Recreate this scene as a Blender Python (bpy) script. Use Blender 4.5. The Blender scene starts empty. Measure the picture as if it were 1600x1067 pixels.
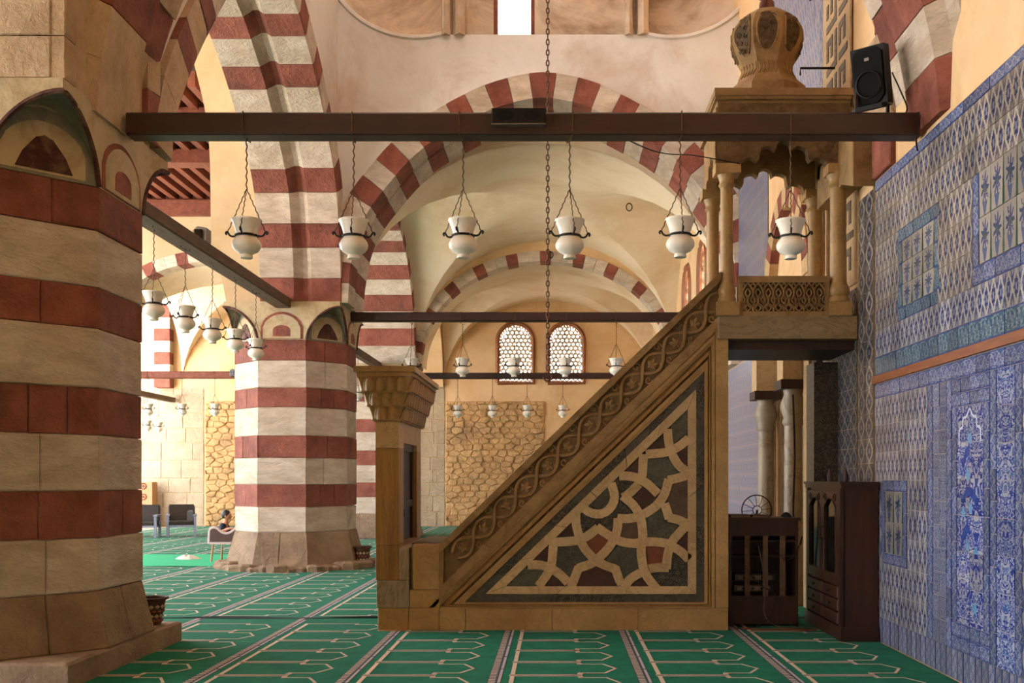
import bpy, bmesh, math, random
from mathutils import Vector, Matrix
random.seed(7)
S = bpy.context.scene
COL = S.collection
PI = math.pi
# ---------------------------------------------------------------- camera, sky, sun, exposure
cam = bpy.data.objects.new('camera', bpy.data.cameras.new('camera'))
COL.objects.link(cam)
cam.location = (0, 0, 1.63); cam.rotation_euler = (PI/2, 0, 0)
cam.data.sensor_width = 36; cam.data.lens = 35.1
cam.data.shift_x = -70/1600; cam.data.shift_y = 214.5/1600
cam.data.clip_end = 300
S.camera = cam
W = bpy.data.worlds.new('sky'); S.world = W; W.use_nodes = True
bg = W.node_tree.nodes['Background']
bg.inputs[0].default_value = (0.86, 0.92, 1.0, 1); bg.inputs[1].default_value = 3.7
sun = bpy.data.objects.new('sun', bpy.data.lights.new('sun', 'SUN')); COL.objects.link(sun)
sun.data.energy = 26.0; sun.data.angle = 0.01; sun.data.color = (1.0, 0.96, 0.90)
sun.rotation_euler = (math.radians(-6), math.radians(22), 0)
S.view_settings.view_transform = 'Standard'; S.view_settings.look = 'None'
S.view_settings.gamma = 1.0; S.view_settings.use_curve_mapping = False
S.view_settings.exposure = 1.45
S.cycles.max_bounces = 8; S.cycles.diffuse_bounces = 5; S.cycles.glossy_bounces = 3
S.cycles.sample_clamp_indirect = 8

# ---------------------------------------------------------------- materials
def lin(h):
    c = [int(h[i:i+2], 16)/255 for i in (0, 2, 4)]
    return tuple(((x+0.055)/1.055)**2.4 if x > .04045 else x/12.92 for x in c) + (1,)
class NT:
    def __init__(s, name):
        s.m = bpy.data.materials.new(name); s.m.use_nodes = True
        s.t = s.m.node_tree; s.n = s.t.nodes; s.b = s.n['Principled BSDF']
    def node(s, typ, **kw):
        o = s.n.new(typ)
        for k, v in kw.items():
            if k.startswith('i_'):
                key = k[2:]; key = int(key) if key.isdigit() else key
                s.plug(o.inputs[key], v)
            else: setattr(o, k, v)
        return o
    def plug(s, inp, v):
        if isinstance(v, bpy.types.NodeSocket): s.t.links.new(v, inp)
        else: inp.default_value = v
    def math(s, op, a, b=0.0, c=0.0, clamp=False):
        o = s.n.new('ShaderNodeMath'); o.operation = op; o.use_clamp = clamp
        s.plug(o.inputs[0], a); s.plug(o.inputs[1], b); s.plug(o.inputs[2], c)
        return o.outputs[0]
    def mix(s, f, a, b, mode='MIX'):
        o = s.n.new('ShaderNodeMix'); o.data_type = 'RGBA'; o.blend_type = mode
        s.plug(o.inputs[0], f); s.plug(o.inputs[6], a); s.plug(o.inputs[7], b)
        return o.outputs[2]
    def ramp(s, f, stops):
        o = s.n.new('ShaderNodeValToRGB'); e = o.color_ramp.elements
        e[0].position, e[0].color = stops[0]; e[1].position, e[1].color = stops[-1]
        for p, c in stops[1:-1]:
            k = e.new(p); k.color = c
        s.plug(o.inputs[0], f); return o.outputs[0]
    def pos(s): return s.n.new('ShaderNodeNewGeometry').outputs['Position']
    def noise(s, vec, scale, detail=4, rough=.6, dist=0.0):
        o = s.node('ShaderNodeTexNoise', i_Scale=scale, i_Detail=float(detail), i_Roughness=rough, i_Distortion=dist)
        s.t.links.new(vec, o.inputs['Vector']); return o.outputs[0]
    def bump(s, h, strength, dist):
        o = s.node('ShaderNodeBump', i_Strength=strength, i_Distance=dist, i_Height=h)
        s.t.links.new(o.outputs[0], s.b.inputs['Normal'])
G1 = (1, 1, 1, 1); G0 = (0, 0, 0, 1)
def stone(name, hexa, hexb, scale=3.0, bump=.35, rough=.85, rand=.16, stain=None, stainscale=.9, dist=.02, stretch=None):
    k = NT(name); p = k.pos()
    if stretch:
        mp = k.node('ShaderNodeMapping'); mp.inputs['Scale'].default_value = stretch
        k.t.links.new(p, mp.inputs[0]); p = mp.outputs[0]
    n1 = k.noise(p, scale, 6, .65)
    c = k.mix(k.ramp(n1, [(.32, G0), (.68, G1)]), lin(hexa), lin(hexb))
    if stain:
        n3 = k.noise(p, stainscale, 5, .7, .6)
        c = k.mix(k.ramp(n3, [(.48, G0), (.72, (.75, .75, .75, 1))]), c, lin(stain))
    if rand:
        r = k.n.new('ShaderNodeObjectInfo').outputs['Random']
        v = k.math('MULTIPLY_ADD', r, rand, 1-rand/2)
        hs = k.node('ShaderNodeHueSaturation', i_Value=v); k.plug(hs.inputs['Color'], c); c = hs.outputs[0]
    k.plug(k.b.inputs['Base Color'], c); k.b.inputs['Roughness'].default_value = rough
    n2 = k.noise(p, scale*7, 6, .7); n4 = k.noise(p, scale*2, 4, .6)
    k.bump(k.math('ADD', n2, k.math('MULTIPLY', n4, 1.4)), bump, dist)
    return k.m
def plain(name, hexa, rough=.6, metal=0.0, hexb=None, scale=6.0, bump=0, spec=None, stretch=None):
    k = NT(name); k.b.inputs['Roughness'].default_value = rough; k.b.inputs['Metallic'].default_value = metal
    p = k.n.new('ShaderNodeTexCoord').outputs['Object']
    if stretch:
        mp = k.node('ShaderNodeMapping'); mp.inputs['Scale'].default_value = stretch
        k.t.links.new(p, mp.inputs[0]); p = mp.outputs[0]
    n = k.noise(p, scale, 4, .6)
    c = k.mix(k.ramp(n, [(.3, G0), (.7, G1)]), lin(hexa), lin(hexb or hexa))
    k.plug(k.b.inputs['Base Color'], c)
    if bump: k.bump(k.noise(p, scale*4, 4, .7), bump, .01)
    if name.startswith(('carpet_', 'runner')):
        k.b.inputs['Sheen Weight'].default_value = .05; k.b.inputs['Sheen Roughness'].default_value = .35; k.b.inputs['Sheen Tint'].default_value = (.55, 1, .92, 1)
    if spec is not None: k.b.inputs['Specular IOR Level'].default_value = spec
    return k.m
def marble(name, hexa, hexb, vein, scale=1.6, stretch=(1, 1, 1), rough=.45, amount=.7, rand=.12):
    k = NT(name); p = k.pos()
    mp = k.node('ShaderNodeMapping'); mp.inputs['Scale'].default_value = stretch; k.t.links.new(p, mp.inputs[0]); p = mp.outputs[0]
    a = k.noise(p, scale, 5, .6, .4)
    c = k.mix(k.ramp(a, [(.35, G0), (.65, G1)]), lin(hexa), lin(hexb))
    v = k.noise(p, scale*1.9, 6, .65, 1.2)
    band = k.math('ABSOLUTE', k.math('SUBTRACT', v, .5))
    c = k.mix(k.math('MULTIPLY', k.ramp(band, [(.0, G1), (.035, G0)]), amount), c, lin(vein))
    r = k.n.new('ShaderNodeObjectInfo').outputs['Random']
    hs = k.node('ShaderNodeHueSaturation', i_Value=k.math('MULTIPLY_ADD', r, rand, 1-rand/2)); k.plug(hs.inputs['Color'], c)
    k.plug(k.b.inputs['Base Color'], hs.outputs[0]); k.b.inputs['Roughness'].default_value = rough
    k.bump(k.noise(p, scale*12, 5, .7), .12, .01)
    return k.m
M = {}
M['white_stone'] = stone('white_stone', 'cdb59c', 'e8d7c5', 2.6, .8, stain='ab967c', dist=.045, stretch=(1, 1, 2.6))
M['red_stone'] = stone('red_stone', '814230', 'a55f4c', 3.2, .8, stain='552c25', rand=.25, dist=.045)
M['brown_stone'] = stone('brown_stone', '8c7258', 'ab8f70', 2.4, .9, stain='634a38', dist=.05)
M['mortar'] = stone('mortar', 'c3b294', 'd3c6aa', 6, .4, rand=0)
M['ochre_plaster'] = stone('ochre_plaster', 'dcb281', 'ebca9d', .9, .15, .9, rand=0, stain='c39a66', stainscale=.5, dist=.01)
M['vault_plaster'] = stone('vault_plaster', 'e6cda8', 'f0dec2', .8, .2, .9, rand=0, stain='d2ac78', stainscale=.45, dist=.012)
M['pale_plaster'] = stone('pale_plaster', 'd6cec6', 'e6e1dc', .8, .25, .9, rand=0, stain='b99a80', stainscale=.5, dist=.02)
M['cream_plaster'] = stone('cream_plaster', 'bca380', 'cdb692', .9, .3, .9, rand=0, stain='b99b72', stainscale=.6, dist=.02)
M['stained_plaster'] = stone('stained_plaster', 'c9ae92', 'dac8b2', 1.2, .3, .9, rand=0, stain='7b5736', stainscale=.8, dist=.012)
M['warm_stone'] = stone('warm_stone', 'bb9a76', 'd4b896', 2.0, .8, stain='937755', dist=.045)
M['rubble'] = stone('rubble', 'cda068', 'e6ba80', 4, .9, rand=0, stain='9b7a5a', stainscale=1.4, dist=.05)
M['ashlar'] = stone('ashlar', 'b29c7e', 'c6b194', 3, .8, stain='b4977a', dist=.04)
M['blue_paint'] = stone('blue_paint', '6d6a60', '8c8675', 5, .4, rand=0, stain='b09a78', stainscale=2)
M['dark_red_paint'] = stone('dark_red_paint', '3a1a14', '55251c', 9, .6, rand=0, stain='8a6a50', stainscale=6)
M['cream_paint'] = stone('cream_paint', 'b59f7c', 'c6b28f', 4, .4, rand=0, stain='94794f', stainscale=3)
M['wood_beam'] = plain('wood_beam', '24110c', .45, hexb='391a12', scale=2.5, bump=.2, stretch=(1, 6, 6))
M['old_wood'] = plain('old_wood', '4a3527', .7, hexb='6b523c', scale=3, bump=.4, stretch=(5, 1, 5))
M['red_wood'] = plain('red_wood', '6a3423', .7, hexb='8a4a32', scale=2, bump=.2, stretch=(5, 1, 5))
M['dark_wood'] = plain('dark_wood', '2a1710', .5, hexb='3b2116', scale=3, bump=.15, stretch=(6, 6, .7))
M['cabinet_wood'] = plain('cabinet_wood', '30160b', .42, hexb='432212', scale=2.2, bump=.08, stretch=(9, 9, .6))
M['cabinet_edge'] = plain('cabinet_edge', '2a1309', .45, hexb='391c0e', scale=4, bump=.1)
M['marble_tan'] = marble('marble_tan', 'a17c4a', 'b8945e', '755633', 1.6, amount=.3)
M['marble_pale'] = marble('marble_pale', 'b8976a', 'c9ab7e', '8a6c46', 2.0, amount=.45, rand=.22)
M['marble_amber'] = marble('marble_amber', '8c6534', 'ac8144', '573d20', 1.4, (6, 3, .5), amount=.4)
M['marble_grey'] = marble('marble_grey', '8e7f69', 'a8977e', '655640', 1.4, (1, 1, .5), amount=.6)
M['marble_slab'] = marble('marble_slab', '86704e', '9c8562', '65523a', 1.3, (1, 1, 2), amount=.6)
M['marble_black'] = marble('marble_black', '302b26', '221e1b', '9a8d76', 9, amount=.45, rough=.4)
M['marble_green'] = marble('marble_green', '4a443a', '37322a', '76705a', 7, amount=.35, rough=.4)
M['marble_speckle'] = marble('marble_speckle', '4c4a3c', '33332b', '77725c', 16, amount=.6, rough=.4)
M['marble_maroon'] = marble('marble_maroon', '44251e', '341b17', '5c382c', 5, amount=.3, rough=.4)
M['marble_red'] = marble('marble_red', '7a3f25', '653019', '92563a', 5, amount=.3, rough=.4)
M['marble_brown'] = marble('marble_brown', '5a4636', '45352a', '76614c', 8, amount=.5, rough=.4)
M['carved_stone'] = stone('carved_stone', '8d6b40', 'a58252', 5, .5, .8, rand=.1, stain='664725', stainscale=3)
M['carved_dark'] = stone('carved_dark', '66492b', '866840', 6, .8, .85, rand=.05, stain='3f2a14', stainscale=5)
M['recess_shade'] = stone('recess_shade', '6b5233', '806440', 6, .5, .9, rand=0)
M['dome_panel'] = stone('dome_panel', '5d452c', '7d6242', 9, 1.0, .85, rand=.05, stain='2f2012', stainscale=8)
M['turned_wood'] = plain('turned_wood', '4a1f14', .35, hexb='6a3020', scale=8)
M['opal_glass'] = plain('opal_glass', 'f2e8da', .35, hexb='e8decd', scale=5)
M['black_iron'] = plain('black_iron', '17120f', .5, .4, hexb='2a2018', scale=20)
M['rust_chain'] = plain('rust_chain', '4d3420', .7, .3, hexb='6d4c30', scale=30)
M['black_plastic'] = plain('black_plastic', '0f0d0c', .5, hexb='171412', scale=20, spec=.2)
M['grille_black'] = plain('grille_black', '0a0909', .7, hexb='131110', scale=90, bump=.3, spec=.15)
M['grey_metal'] = plain('grey_metal', '6d675f', .5, .5, hexb='837b70', scale=10)
M['carpet_green'] = plain('carpet_green', '055a3f', .97, hexb='096c4d', scale=5, bump=.25, spec=.12)
M['runner_green'] = plain('runner_green', '1f9a66', .97, hexb='25a870', scale=4, bump=.2, spec=.15)
M['carpet_cream'] = plain('carpet_cream', 'd2bba6', .95, hexb='bea893', scale=30)
M['carpet_navy'] = plain('carpet_navy', '1d2032', .95, hexb='2a2c40', scale=30)
M['carpet_lilac'] = plain('carpet_lilac', 'b9aab0', .95, hexb='9e93a6', scale=40)
M['carpet_edge'] = plain('carpet_edge', '0a0d0c', .95, hexb='101413', scale=30)
M['floor_stone'] = stone('floor_stone', '8f8370', 'a39681', 2, .3, rand=0)
M['court_stone'] = stone('court_stone', 'b4aea4', 'c6c0b6', 1, .3, rand=0)
M['leather'] = plain('leather', '1d1512', .4, hexb='2a1f19', scale=12, bump=.15)
M['grey_paint'] = plain('grey_paint', '8d8fa0', .6, hexb='77788a', scale=14)
M['skin'] = plain('skin', 'b98263', .55, hexb='c08a6b', scale=8)
M['navy_cloth'] = plain('navy_cloth', '1e2436', .9, hexb='2b3147', scale=18, bump=.3)
M['dark_cloth'] = plain('dark_cloth', '16161a', .9, hexb='202026', scale=18, bump=.3)
M['hair'] = plain('hair', '120e0c', .5, hexb='1c1512', scale=30)
M['chair_shell'] = plain('chair_shell', 'b59d9a', .5, hexb='c6b0ab', scale=9)
M['chair_brown'] = plain('chair_brown', '3d2019', .5, hexb='4c2a20', scale=9)
M['pale_wood'] = plain('pale_wood', 'b98a5e', .6, hexb='a87647', scale=5, stretch=(6, 6, 1))
M['cloth_white'] = plain('cloth_white', 'd9d2c4', .9, hexb='c4bcae', scale=12, bump=.4)
M['paper'] = plain('paper', '8a7a66', .8, hexb='6f604f', scale=9)
M['book_brown'] = plain('book_brown', '3c2416', .7, hexb='513322', scale=9)
M['orange_cable'] = plain('orange_cable', '7a3a1c', .6)
M['brown_cable'] = plain('brown_cable', '4b3422', .6)
M['device_grey'] = plain('device_grey', '2c2a2a', .4, hexb='3a3838', scale=12)
M['wicker'] = plain('wicker', '3a2217', .7, hexb='63402a', scale=14, bump=.5)
M['wicker_red'] = plain('wicker_red', '8a3a2a', .7, hexb='a05038', scale=14, bump=.5)
M['wicker_cream'] = plain('wicker_cream', 'b39b72', .7, hexb='c3ac84', scale=14, bump=.5)
M['gypsum'] = plain('gypsum', 'c9b38c', .8, hexb='d9c6a2', scale=10)
M['amber_glass'] = plain('amber_glass', 'd9a13a', .3)
M['window_wood'] = plain('window_wood', '8a5433', .6, hexb='a0673f', scale=4, bump=.2, stretch=(5, 5, 1))
M['inlay_dark'] = marble('inlay_dark', '56483c', '665646', '3d3228', 4, amount=.3)
def pane_mat():
    k = NT('window_pane')
    tr = k.node('ShaderNodeBsdfTransparent'); tl = k.node('ShaderNodeBsdfTranslucent'); mx = k.node('ShaderNodeMixShader', i_0=.35)
    tr.inputs[0].default_value = (.95, .97, 1, 1)
    k.t.links.new(tr.outputs[0], mx.inputs[1]); k.t.links.new(tl.outputs[0], mx.inputs[2])
    k.t.links.new(mx.outputs[0], k.n['Material Output'].inputs[0]); return k.m
M['pane'] = pane_mat()
M['frosted_pane'] = None
def frosted():
    k = NT('frosted_pane')
    tr = k.node('ShaderNodeBsdfTransparent'); tl = k.node('ShaderNodeBsdfTranslucent'); mx = k.node('ShaderNodeMixShader', i_0=.5)
    tl.inputs[0].default_value = (.95, .93, .9, 1)
    k.t.links.new(tr.outputs[0], mx.inputs[1]); k.t.links.new(tl.outputs[0], mx.inputs[2])
    k.t.links.new(mx.outputs[0], k.n['Material Output'].inputs[0]); return k.m
M['frosted_pane'] = frosted()
def glass_dark():
    k = NT('cabinet_glass'); k.b.inputs['Base Color'].default_value = lin('15110e'); k.b.inputs['Roughness'].default_value = .08
    return k.m
M['dark_glass'] = glass_dark()

# glazed tile motifs: all drawn in the tile's own UV
def tile_base(name):
    k = NT(name)
    uv = k.node('ShaderNodeTexCoord').outputs['UV']
    rnd = k.n.new('ShaderNodeObjectInfo').outputs['Random']
    n = k.node('ShaderNodeTexNoise', noise_dimensions='4D', i_Scale=7.0, i_Detail=2.0); k.plug(n.inputs['W'], k.math('MULTIPLY', rnd, 9.0)); k.t.links.new(uv, n.inputs['Vector'])
    ofs = k.node('ShaderNodeVectorMath', operation='SUBTRACT'); k.t.links.new(n.outputs['Color'], ofs.inputs[0]); ofs.inputs[1].default_value = (.5, .5, .5)
    sc = k.node('ShaderNodeVectorMath', operation='SCALE'); k.t.links.new(ofs.outputs[0], sc.inputs[0]); sc.inputs['Scale'].default_value = .09
    ad = k.node('ShaderNodeVectorMath', operation='ADD'); k.t.links.new(uv, ad.inputs[0]); k.t.links.new(sc.outputs[0], ad.inputs[1])
    s = k.node('ShaderNodeSeparateXYZ'); k.t.links.new(ad.outputs[0], s.inputs[0])
    k.b.inputs['Roughness'].default_value = .28
    return k, uv, ad.outputs[0], s.outputs[0], s.outputs[1], rnd
def tile_fin(k, c, rnd, warm='8d6f58'):
    p = k.pos(); g = k.noise(p, 2.3, 5, .7)
    c = k.mix(k.math('MULTIPLY', k.ramp(g, [(.52, G0), (.75, G1)]), .22), c, lin(warm))
    hs = k.node('ShaderNodeHueSaturation', i_Value=k.math('MULTIPLY_ADD', rnd, .3, .42)); k.plug(hs.inputs['Color'], c)
    k.plug(k.b.inputs['Base Color'], hs.outputs[0])
    k.bump(k.noise(p, 25, 3, .6), .15, .004)
    return k.m
def fr(k, a, mul): return k.math('FRACT', k.math('MULTIPLY', a, mul))
def less(k, a, b): return k.math('LESS_THAN', a, b)
def tile_ogee(name, ground, blue, blue2, reps=2.0):
    k, uv, w, u, v, rnd = tile_base(name)
    uu = k.math('SUBTRACT', fr(k, u, reps), .5); vv = k.math('SUBTRACT', v, .5); au = k.math('ABSOLUTE', uu)
    lim = k.math('MULTIPLY_ADD', k.math('COSINE', k.math('MULTIPLY', vv, 2*PI)), .22, .25)
    d = k.math('ABSOLUTE', k.math('SUBTRACT', au, lim))
    line = less(k, d, .055)
    inside = less(k, au, lim)
    th = k.math('ARCTAN2', vv, uu); r = k.math('SQRT', k.math('ADD', k.math('POWER', k.math('DIVIDE', au, .27), 2), k.math('POWER', k.math('DIVIDE', vv, .33), 2)))
    pet = k.math('MULTIPLY_ADD', k.math('COSINE', k.math('MULTIPLY', th, 8)), .16, .85)
    fl = less(k, r, pet); core = less(k, r, .35)
    u2 = k.math('SUBTRACT', .5, au); v2 = k.math('SUBTRACT', .5, k.math('ABSOLUTE', vv))
    r2 = k.math('SQRT', k.math('ADD', k.math('POWER', k.math('DIVIDE', u2, .2), 2), k.math('POWER', k.math('DIVIDE', v2, .36), 2)))
    fl2 = less(k, r2, 1.0); c2 = less(k, r2, .45)
    vo = k.node('ShaderNodeTexVoronoi', i_Scale=15.0); k.t.links.new(w, vo.inputs['Vector'])
    dots = less(k, vo.outputs['Distance'], .3)
    c = k.mix(dots, lin(ground), lin(blue2))
    c = k.mix(fl2, c, lin(blue2)); c = k.mix(c2, c, lin(ground))
    c = k.mix(line, c, lin('d8cfbd')); 
    c = k.mix(fl, c, lin(blue)); c = k.mix(core, c, lin('9aa6bd'))
    return tile_fin(k, c, rnd)
def tile_border(name, ground, fg, fg2, freq=2.0, vert=False):
    k, uv, w, u, v, rnd = tile_base(name)
    if vert: u, v = v, u
    ph = k.math('MULTIPLY', u, 2*PI*freq)
    y = k.math('SUBTRACT', v, .5)
    d1 = k.math('ABSOLUTE', k.math('SUBTRACT', y, k.math('MULTIPLY', k.math('SINE', ph), .26)))
    d2 = k.math('ABSOLUTE', k.math('ADD', y, k.math('MULTIPLY', k.math('SINE', ph), .26)))
    vo = k.node('ShaderNodeTexVoronoi', i_Scale=9.0); k.t.links.new(w, vo.inputs['Vector'])
    ring = k.math('COMPARE', vo.outputs['Distance'], .33, .11)
    c = k.mix(ring, lin(ground), lin(fg))
    c = k.mix(less(k, d1, .07), c, lin(fg)); c = k.mix(less(k, d2, .06), c, lin(fg2))
    c = k.mix(k.math('GREATER_THAN', k.math('ABSOLUTE', y), .44), c, lin('3c55a0'))
    return tile_fin(k, c, rnd)
def tile_floral(name, ground, blue, blue2, scale=5.0):
    k, uv, w, u, v, rnd = tile_base(name)
    uu = k.math('SUBTRACT', k.math('ABSOLUTE', k.math('SUBTRACT', u, .5)), .0); vv = v
    cb = k.node('ShaderNodeCombineXYZ', i_0=uu, i_1=vv, i_2=k.math('MULTIPLY', rnd, 4.0))
    n = k.node('ShaderNodeTexNoise', i_Scale=scale, i_Detail=1.0, i_Distortion=2.2); k.t.links.new(cb.outputs[0], n.inputs['Vector'])
    vo = k.node('ShaderNodeTexVoronoi', i_Scale=scale*1.3); k.t.links.new(cb.outputs[0], vo.inputs['Vector'])
    a = k.math('ABSOLUTE', k.math('SUBTRACT', n.outputs[0], .5))
    c = k.mix(less(k, a, .055), lin(ground), lin(blue))
    c = k.mix(k.math('GREATER_THAN', n.outputs[0], .63), c, lin(blue2))
    c = k.mix(less(k, vo.outputs['Distance'], .2), c, lin(blue)); c = k.mix(less(k, vo.outputs['Distance'], .1), c, lin('c9d0dc'))
    return tile_fin(k, c, rnd)
def tile_vase(name, ground, blue, green):
    k, uv, w, u, v, rnd = tile_base(name)
    uu = k.math('SUBTRACT', u, .5); au = k.math('ABSOLUTE', uu); vv = k.math('SUBTRACT', v, .58)
    th = k.math('ARCTAN2', vv, uu); r = k.math('SQRT', k.math('ADD', k.math('POWER', k.math('DIVIDE', au, .36), 2), k.math('POWER', k.math('DIVIDE', vv, .38), 2)))
    leafs = less(k, r, k.math('MULTIPLY_ADD', k.math('COSINE', k.math('MULTIPLY', th, 9)), .28, .7))
    vase = k.math('MULTIPLY', less(k, v, .3), less(k, au, k.math('MULTIPLY_ADD', v, .55, .05)))
    cyp = less(k, k.math('SUBTRACT', .5, au), k.math('MULTIPLY', k.math('SUBTRACT', 1.0, v), .09))
    vo = k.node('ShaderNodeTexVoronoi', i_Scale=11.0); k.t.links.new(w, vo.inputs['Vector'])
    c = k.mix(leafs, lin(ground), lin(blue)); c = k.mix(k.math('MULTIPLY', leafs, less(k, vo.outputs['Distance'], .3)), c, lin('c6c4bb'))
    c = k.mix(less(k, r, .25), c, lin(green)); c = k.mix(vase, c, lin('5a6c9c')); c = k.mix(cyp, c, lin(green))
    return tile_fin(k, c, rnd)
M['tile_ogee'] = tile_ogee('tile_ogee', 'b2aeb4', '243c84', '4a5788')
M['tile_ogee_warm'] = tile_ogee('tile_ogee_warm', 'b3a391', '2c3a74', '6d6a80')
M['tile_border'] = tile_border('tile_border', '4a5fa0', 'b4b6c4', '8f99b8')
M['tile_border_vertical'] = tile_border('tile_border_vertical', '485f9e', 'b4b6c4', '8a97ba', 2.0, True)
M['tile_border_teal'] = tile_border('tile_border_teal', '4a7088', '9fb0b4', '2f4f86', 3.0)
M['tile_plinth'] = tile_border('tile_plinth', '82849c', 'b5afb8', '4e5d96', 2.0, True)
M['tile_floral'] = tile_floral('tile_floral', 'b9b8c0', '2c468f', '6a7fae', 5.0)
M['tile_palmette'] = tile_floral('tile_palmette', 'bdc2d2', '2142a4', '3f72b4', 3.2)
M['tile_panel'] = tile_floral('tile_panel', 'c6c5d0', '1d3ca4', '2a5fb8', 2.6)
M['tile_vase'] = tile_vase('tile_vase', 'b6ada2', '3a4a84', '4c6a5a')
M['tile_shaded'] = tile_ogee('tile_shaded', '857f78', '232c52', '49486a', 1.0)  # shade of the corner is mixed into these tile colours
M['tile_far'] = tile_ogee('tile_far', 'a3a8be', '3a58a8', '6478b0')
M['print_white'] = plain('print_white', 'c4c8d6', .3, hexb='b2b8cc', scale=12)
M['print_blue'] = plain('print_blue', '22397f', .35, hexb='33509a', scale=14)
M['print_teal'] = plain('print_teal', '4d86ae', .3, hexb='7fa0c4', scale=14)
M['grout'] = stone('grout', '9c8a7c', 'b09e90', 8, .3, rand=0)

# ---------------------------------------------------------------- mesh helpers
WL = {}
class MB:
    def __init__(s): s.v, s.f, s.mi, s.uv = [], [], [], {}
    def add(s, vs, fs, mi=0):
        o = len(s.v); s.v += [tuple(p) for p in vs]
        for f in fs: s.f.append(tuple(o+i for i in f)); s.mi.append(mi)
        return s
    def box(s, x0, x1, y0, y1, z0, z1, mi=0):
        return s.add([(x, y, z) for x in (x0, x1) for y in (y0, y1) for z in (z0, z1)],
                     [(0, 1, 3, 2), (4, 6, 7, 5), (0, 4, 5, 1), (2, 3, 7, 6), (0, 2, 6, 4), (1, 5, 7, 3)], mi)
    def prism(s, pts, plane, a, b, mi=0):
        n = len(pts)
        def P(p, d):
            if plane == 'xz': return (p[0], d, p[1])
            if plane == 'yz': return (d, p[0], p[1])
            return (p[0], p[1], d)
        vs = [P(p, a) for p in pts] + [P(p, b) for p in pts]
        fs = [tuple(range(n)), tuple(range(2*n-1, n-1, -1))] + [(i, (i+1) % n, n+(i+1) % n, n+i) for i in range(n)]
        return s.add(vs, fs, mi)
    def bevel_prism(s, pts, plane, a, b, ins, drop, mi=0):
        """prism whose face at b is inset (a chamfer of depth drop)"""
        n = len(pts); cx = sum(p[0] for p in pts)/n; cy = sum(p[1] for p in pts)/n
        def P(p, d):
            if plane == 'xz': return (p[0], d, p[1])
            if plane == 'yz': return (d, p[0], p[1])
            return (p[0], p[1], d)
        inner = []
        for p in pts:
            dx, dy = cx-p[0], cy-p[1]; L = math.hypot(dx, dy) or 1
            inner.append((p[0]+dx/L*ins*1.4, p[1]+dy/L*ins*1.4))
        sg = 1 if b > a else -1
        vs = [P(p, a) for p in pts] + [P(p, b-sg*drop) for p in pts] + [P(p, b) for p in inner]
        fs = [tuple(range(2*n, 3*n))]
        for k in (0, n): fs += [(k+i, k+(i+1) % n, k+n+(i+1) % n, k+n+i) for i in range(n)]
        return s.add(vs, fs, mi)
    def tube(s, path, r, n=6, closed=False, mi=0, flat=None):
        pts = [Vector(p) for p in path]; m = len(pts); vs = []; fs = []
        for i, p in enumerate(pts):
            a = pts[(i-1) % m] if (closed or i > 0) else p; b = pts[(i+1) % m] if (closed or i < m-1) else p
            t = (b-a).normalized() if (b-a).length > 1e-9 else Vector((0, 0, 1))
            ref = Vector((0, 1, 0)) if abs(t.y) < .9 else Vector((1, 0, 0))
            e1 = t.cross(ref).normalized(); e2 = t.cross(e1).normalized()
            rr = r[i] if isinstance(r, (list, tuple)) else r
            for j in range(n):
                q = 2*PI*j/n; vs.append(p + e1*math.cos(q)*rr + e2*math.sin(q)*(flat if flat else rr))
        for i in range(m if closed else m-1):
            i2 = (i+1) % m
            for j in range(n): fs.append((i*n+j, i*n+(j+1) % n, i2*n+(j+1) % n, i2*n+j))
        if not closed: fs += [tuple(range(n)), tuple(range((m-1)*n, m*n))]
        return s.add(vs, fs, mi)
    def lathe(s, c, prof, n=24, mi=0, close=True, rot=0.0):
        vs = [(c[0]+r*math.cos(2*PI*j/n+rot), c[1]+r*math.sin(2*PI*j/n+rot), c[2]+z) for r, z in prof for j in range(n)]
        fs = [(i*n+j, i*n+(j+1) % n, (i+1)*n+(j+1) % n, (i+1)*n+j) for i in range(len(prof)-1) for j in range(n)]
        if close:
            fs.append(tuple(range(n))); fs.append(tuple(range((len(prof)-1)*n, len(prof)*n)))
        return s.add(vs, fs, mi)
    def surf(s, grid, mi=0, diag=None):
        m, n = len(grid), len(grid[0]); vs = [p for row in grid for p in row]; fs = []
        for i in range(m-1):
            for j in range(n-1):
                a, b, c, d = i*n+j, i*n+j+1, (i+1)*n+j+1, (i+1)*n+j
                dg = diag(i, j) if diag else 0
                if dg == 1: fs += [(a, b, c), (a, c, d)]
                elif dg == 2: fs += [(a, b, d), (b, c, d)]
                else: fs.append((a, b, c, d))
        return s.add(vs, fs, mi)
    def quad(s, a, b, c, d, mi=0): return s.add([a, b, c, d], [(0, 1, 2, 3)], mi)
    def mesh(s, name, mats, ofs=(0, 0, 0), smooth=False, fix=True):
        me = bpy.data.meshes.new(name)
        me.from_pydata([(p[0]-ofs[0], p[1]-ofs[1], p[2]-ofs[2]) for p in s.v], [], s.f)
        for m in (mats if isinstance(mats, list) else [mats]): me.materials.append(M[m] if isinstance(m, str) else m)
        if any(s.mi): me.polygons.foreach_set('material_index', s.mi)
        if s.uv:
            ul = me.uv_layers.new(name='UVMap')
            for fi, co in s.uv.items():
                for li, c in zip(me.polygons[fi].loop_indices, co): ul.data[li].uv = c
        elif fix:
            bm = bmesh.new(); bm.from_mesh(me); bmesh.ops.recalc_face_normals(bm, faces=bm.faces); bm.to_mesh(me); bm.free()
        if smooth:
            me.polygons.foreach_set('use_smooth', [True]*len(me.polygons)); me.set_sharp_from_angle(angle=math.radians(smooth if smooth > 1 else 40))
        return me
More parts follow.
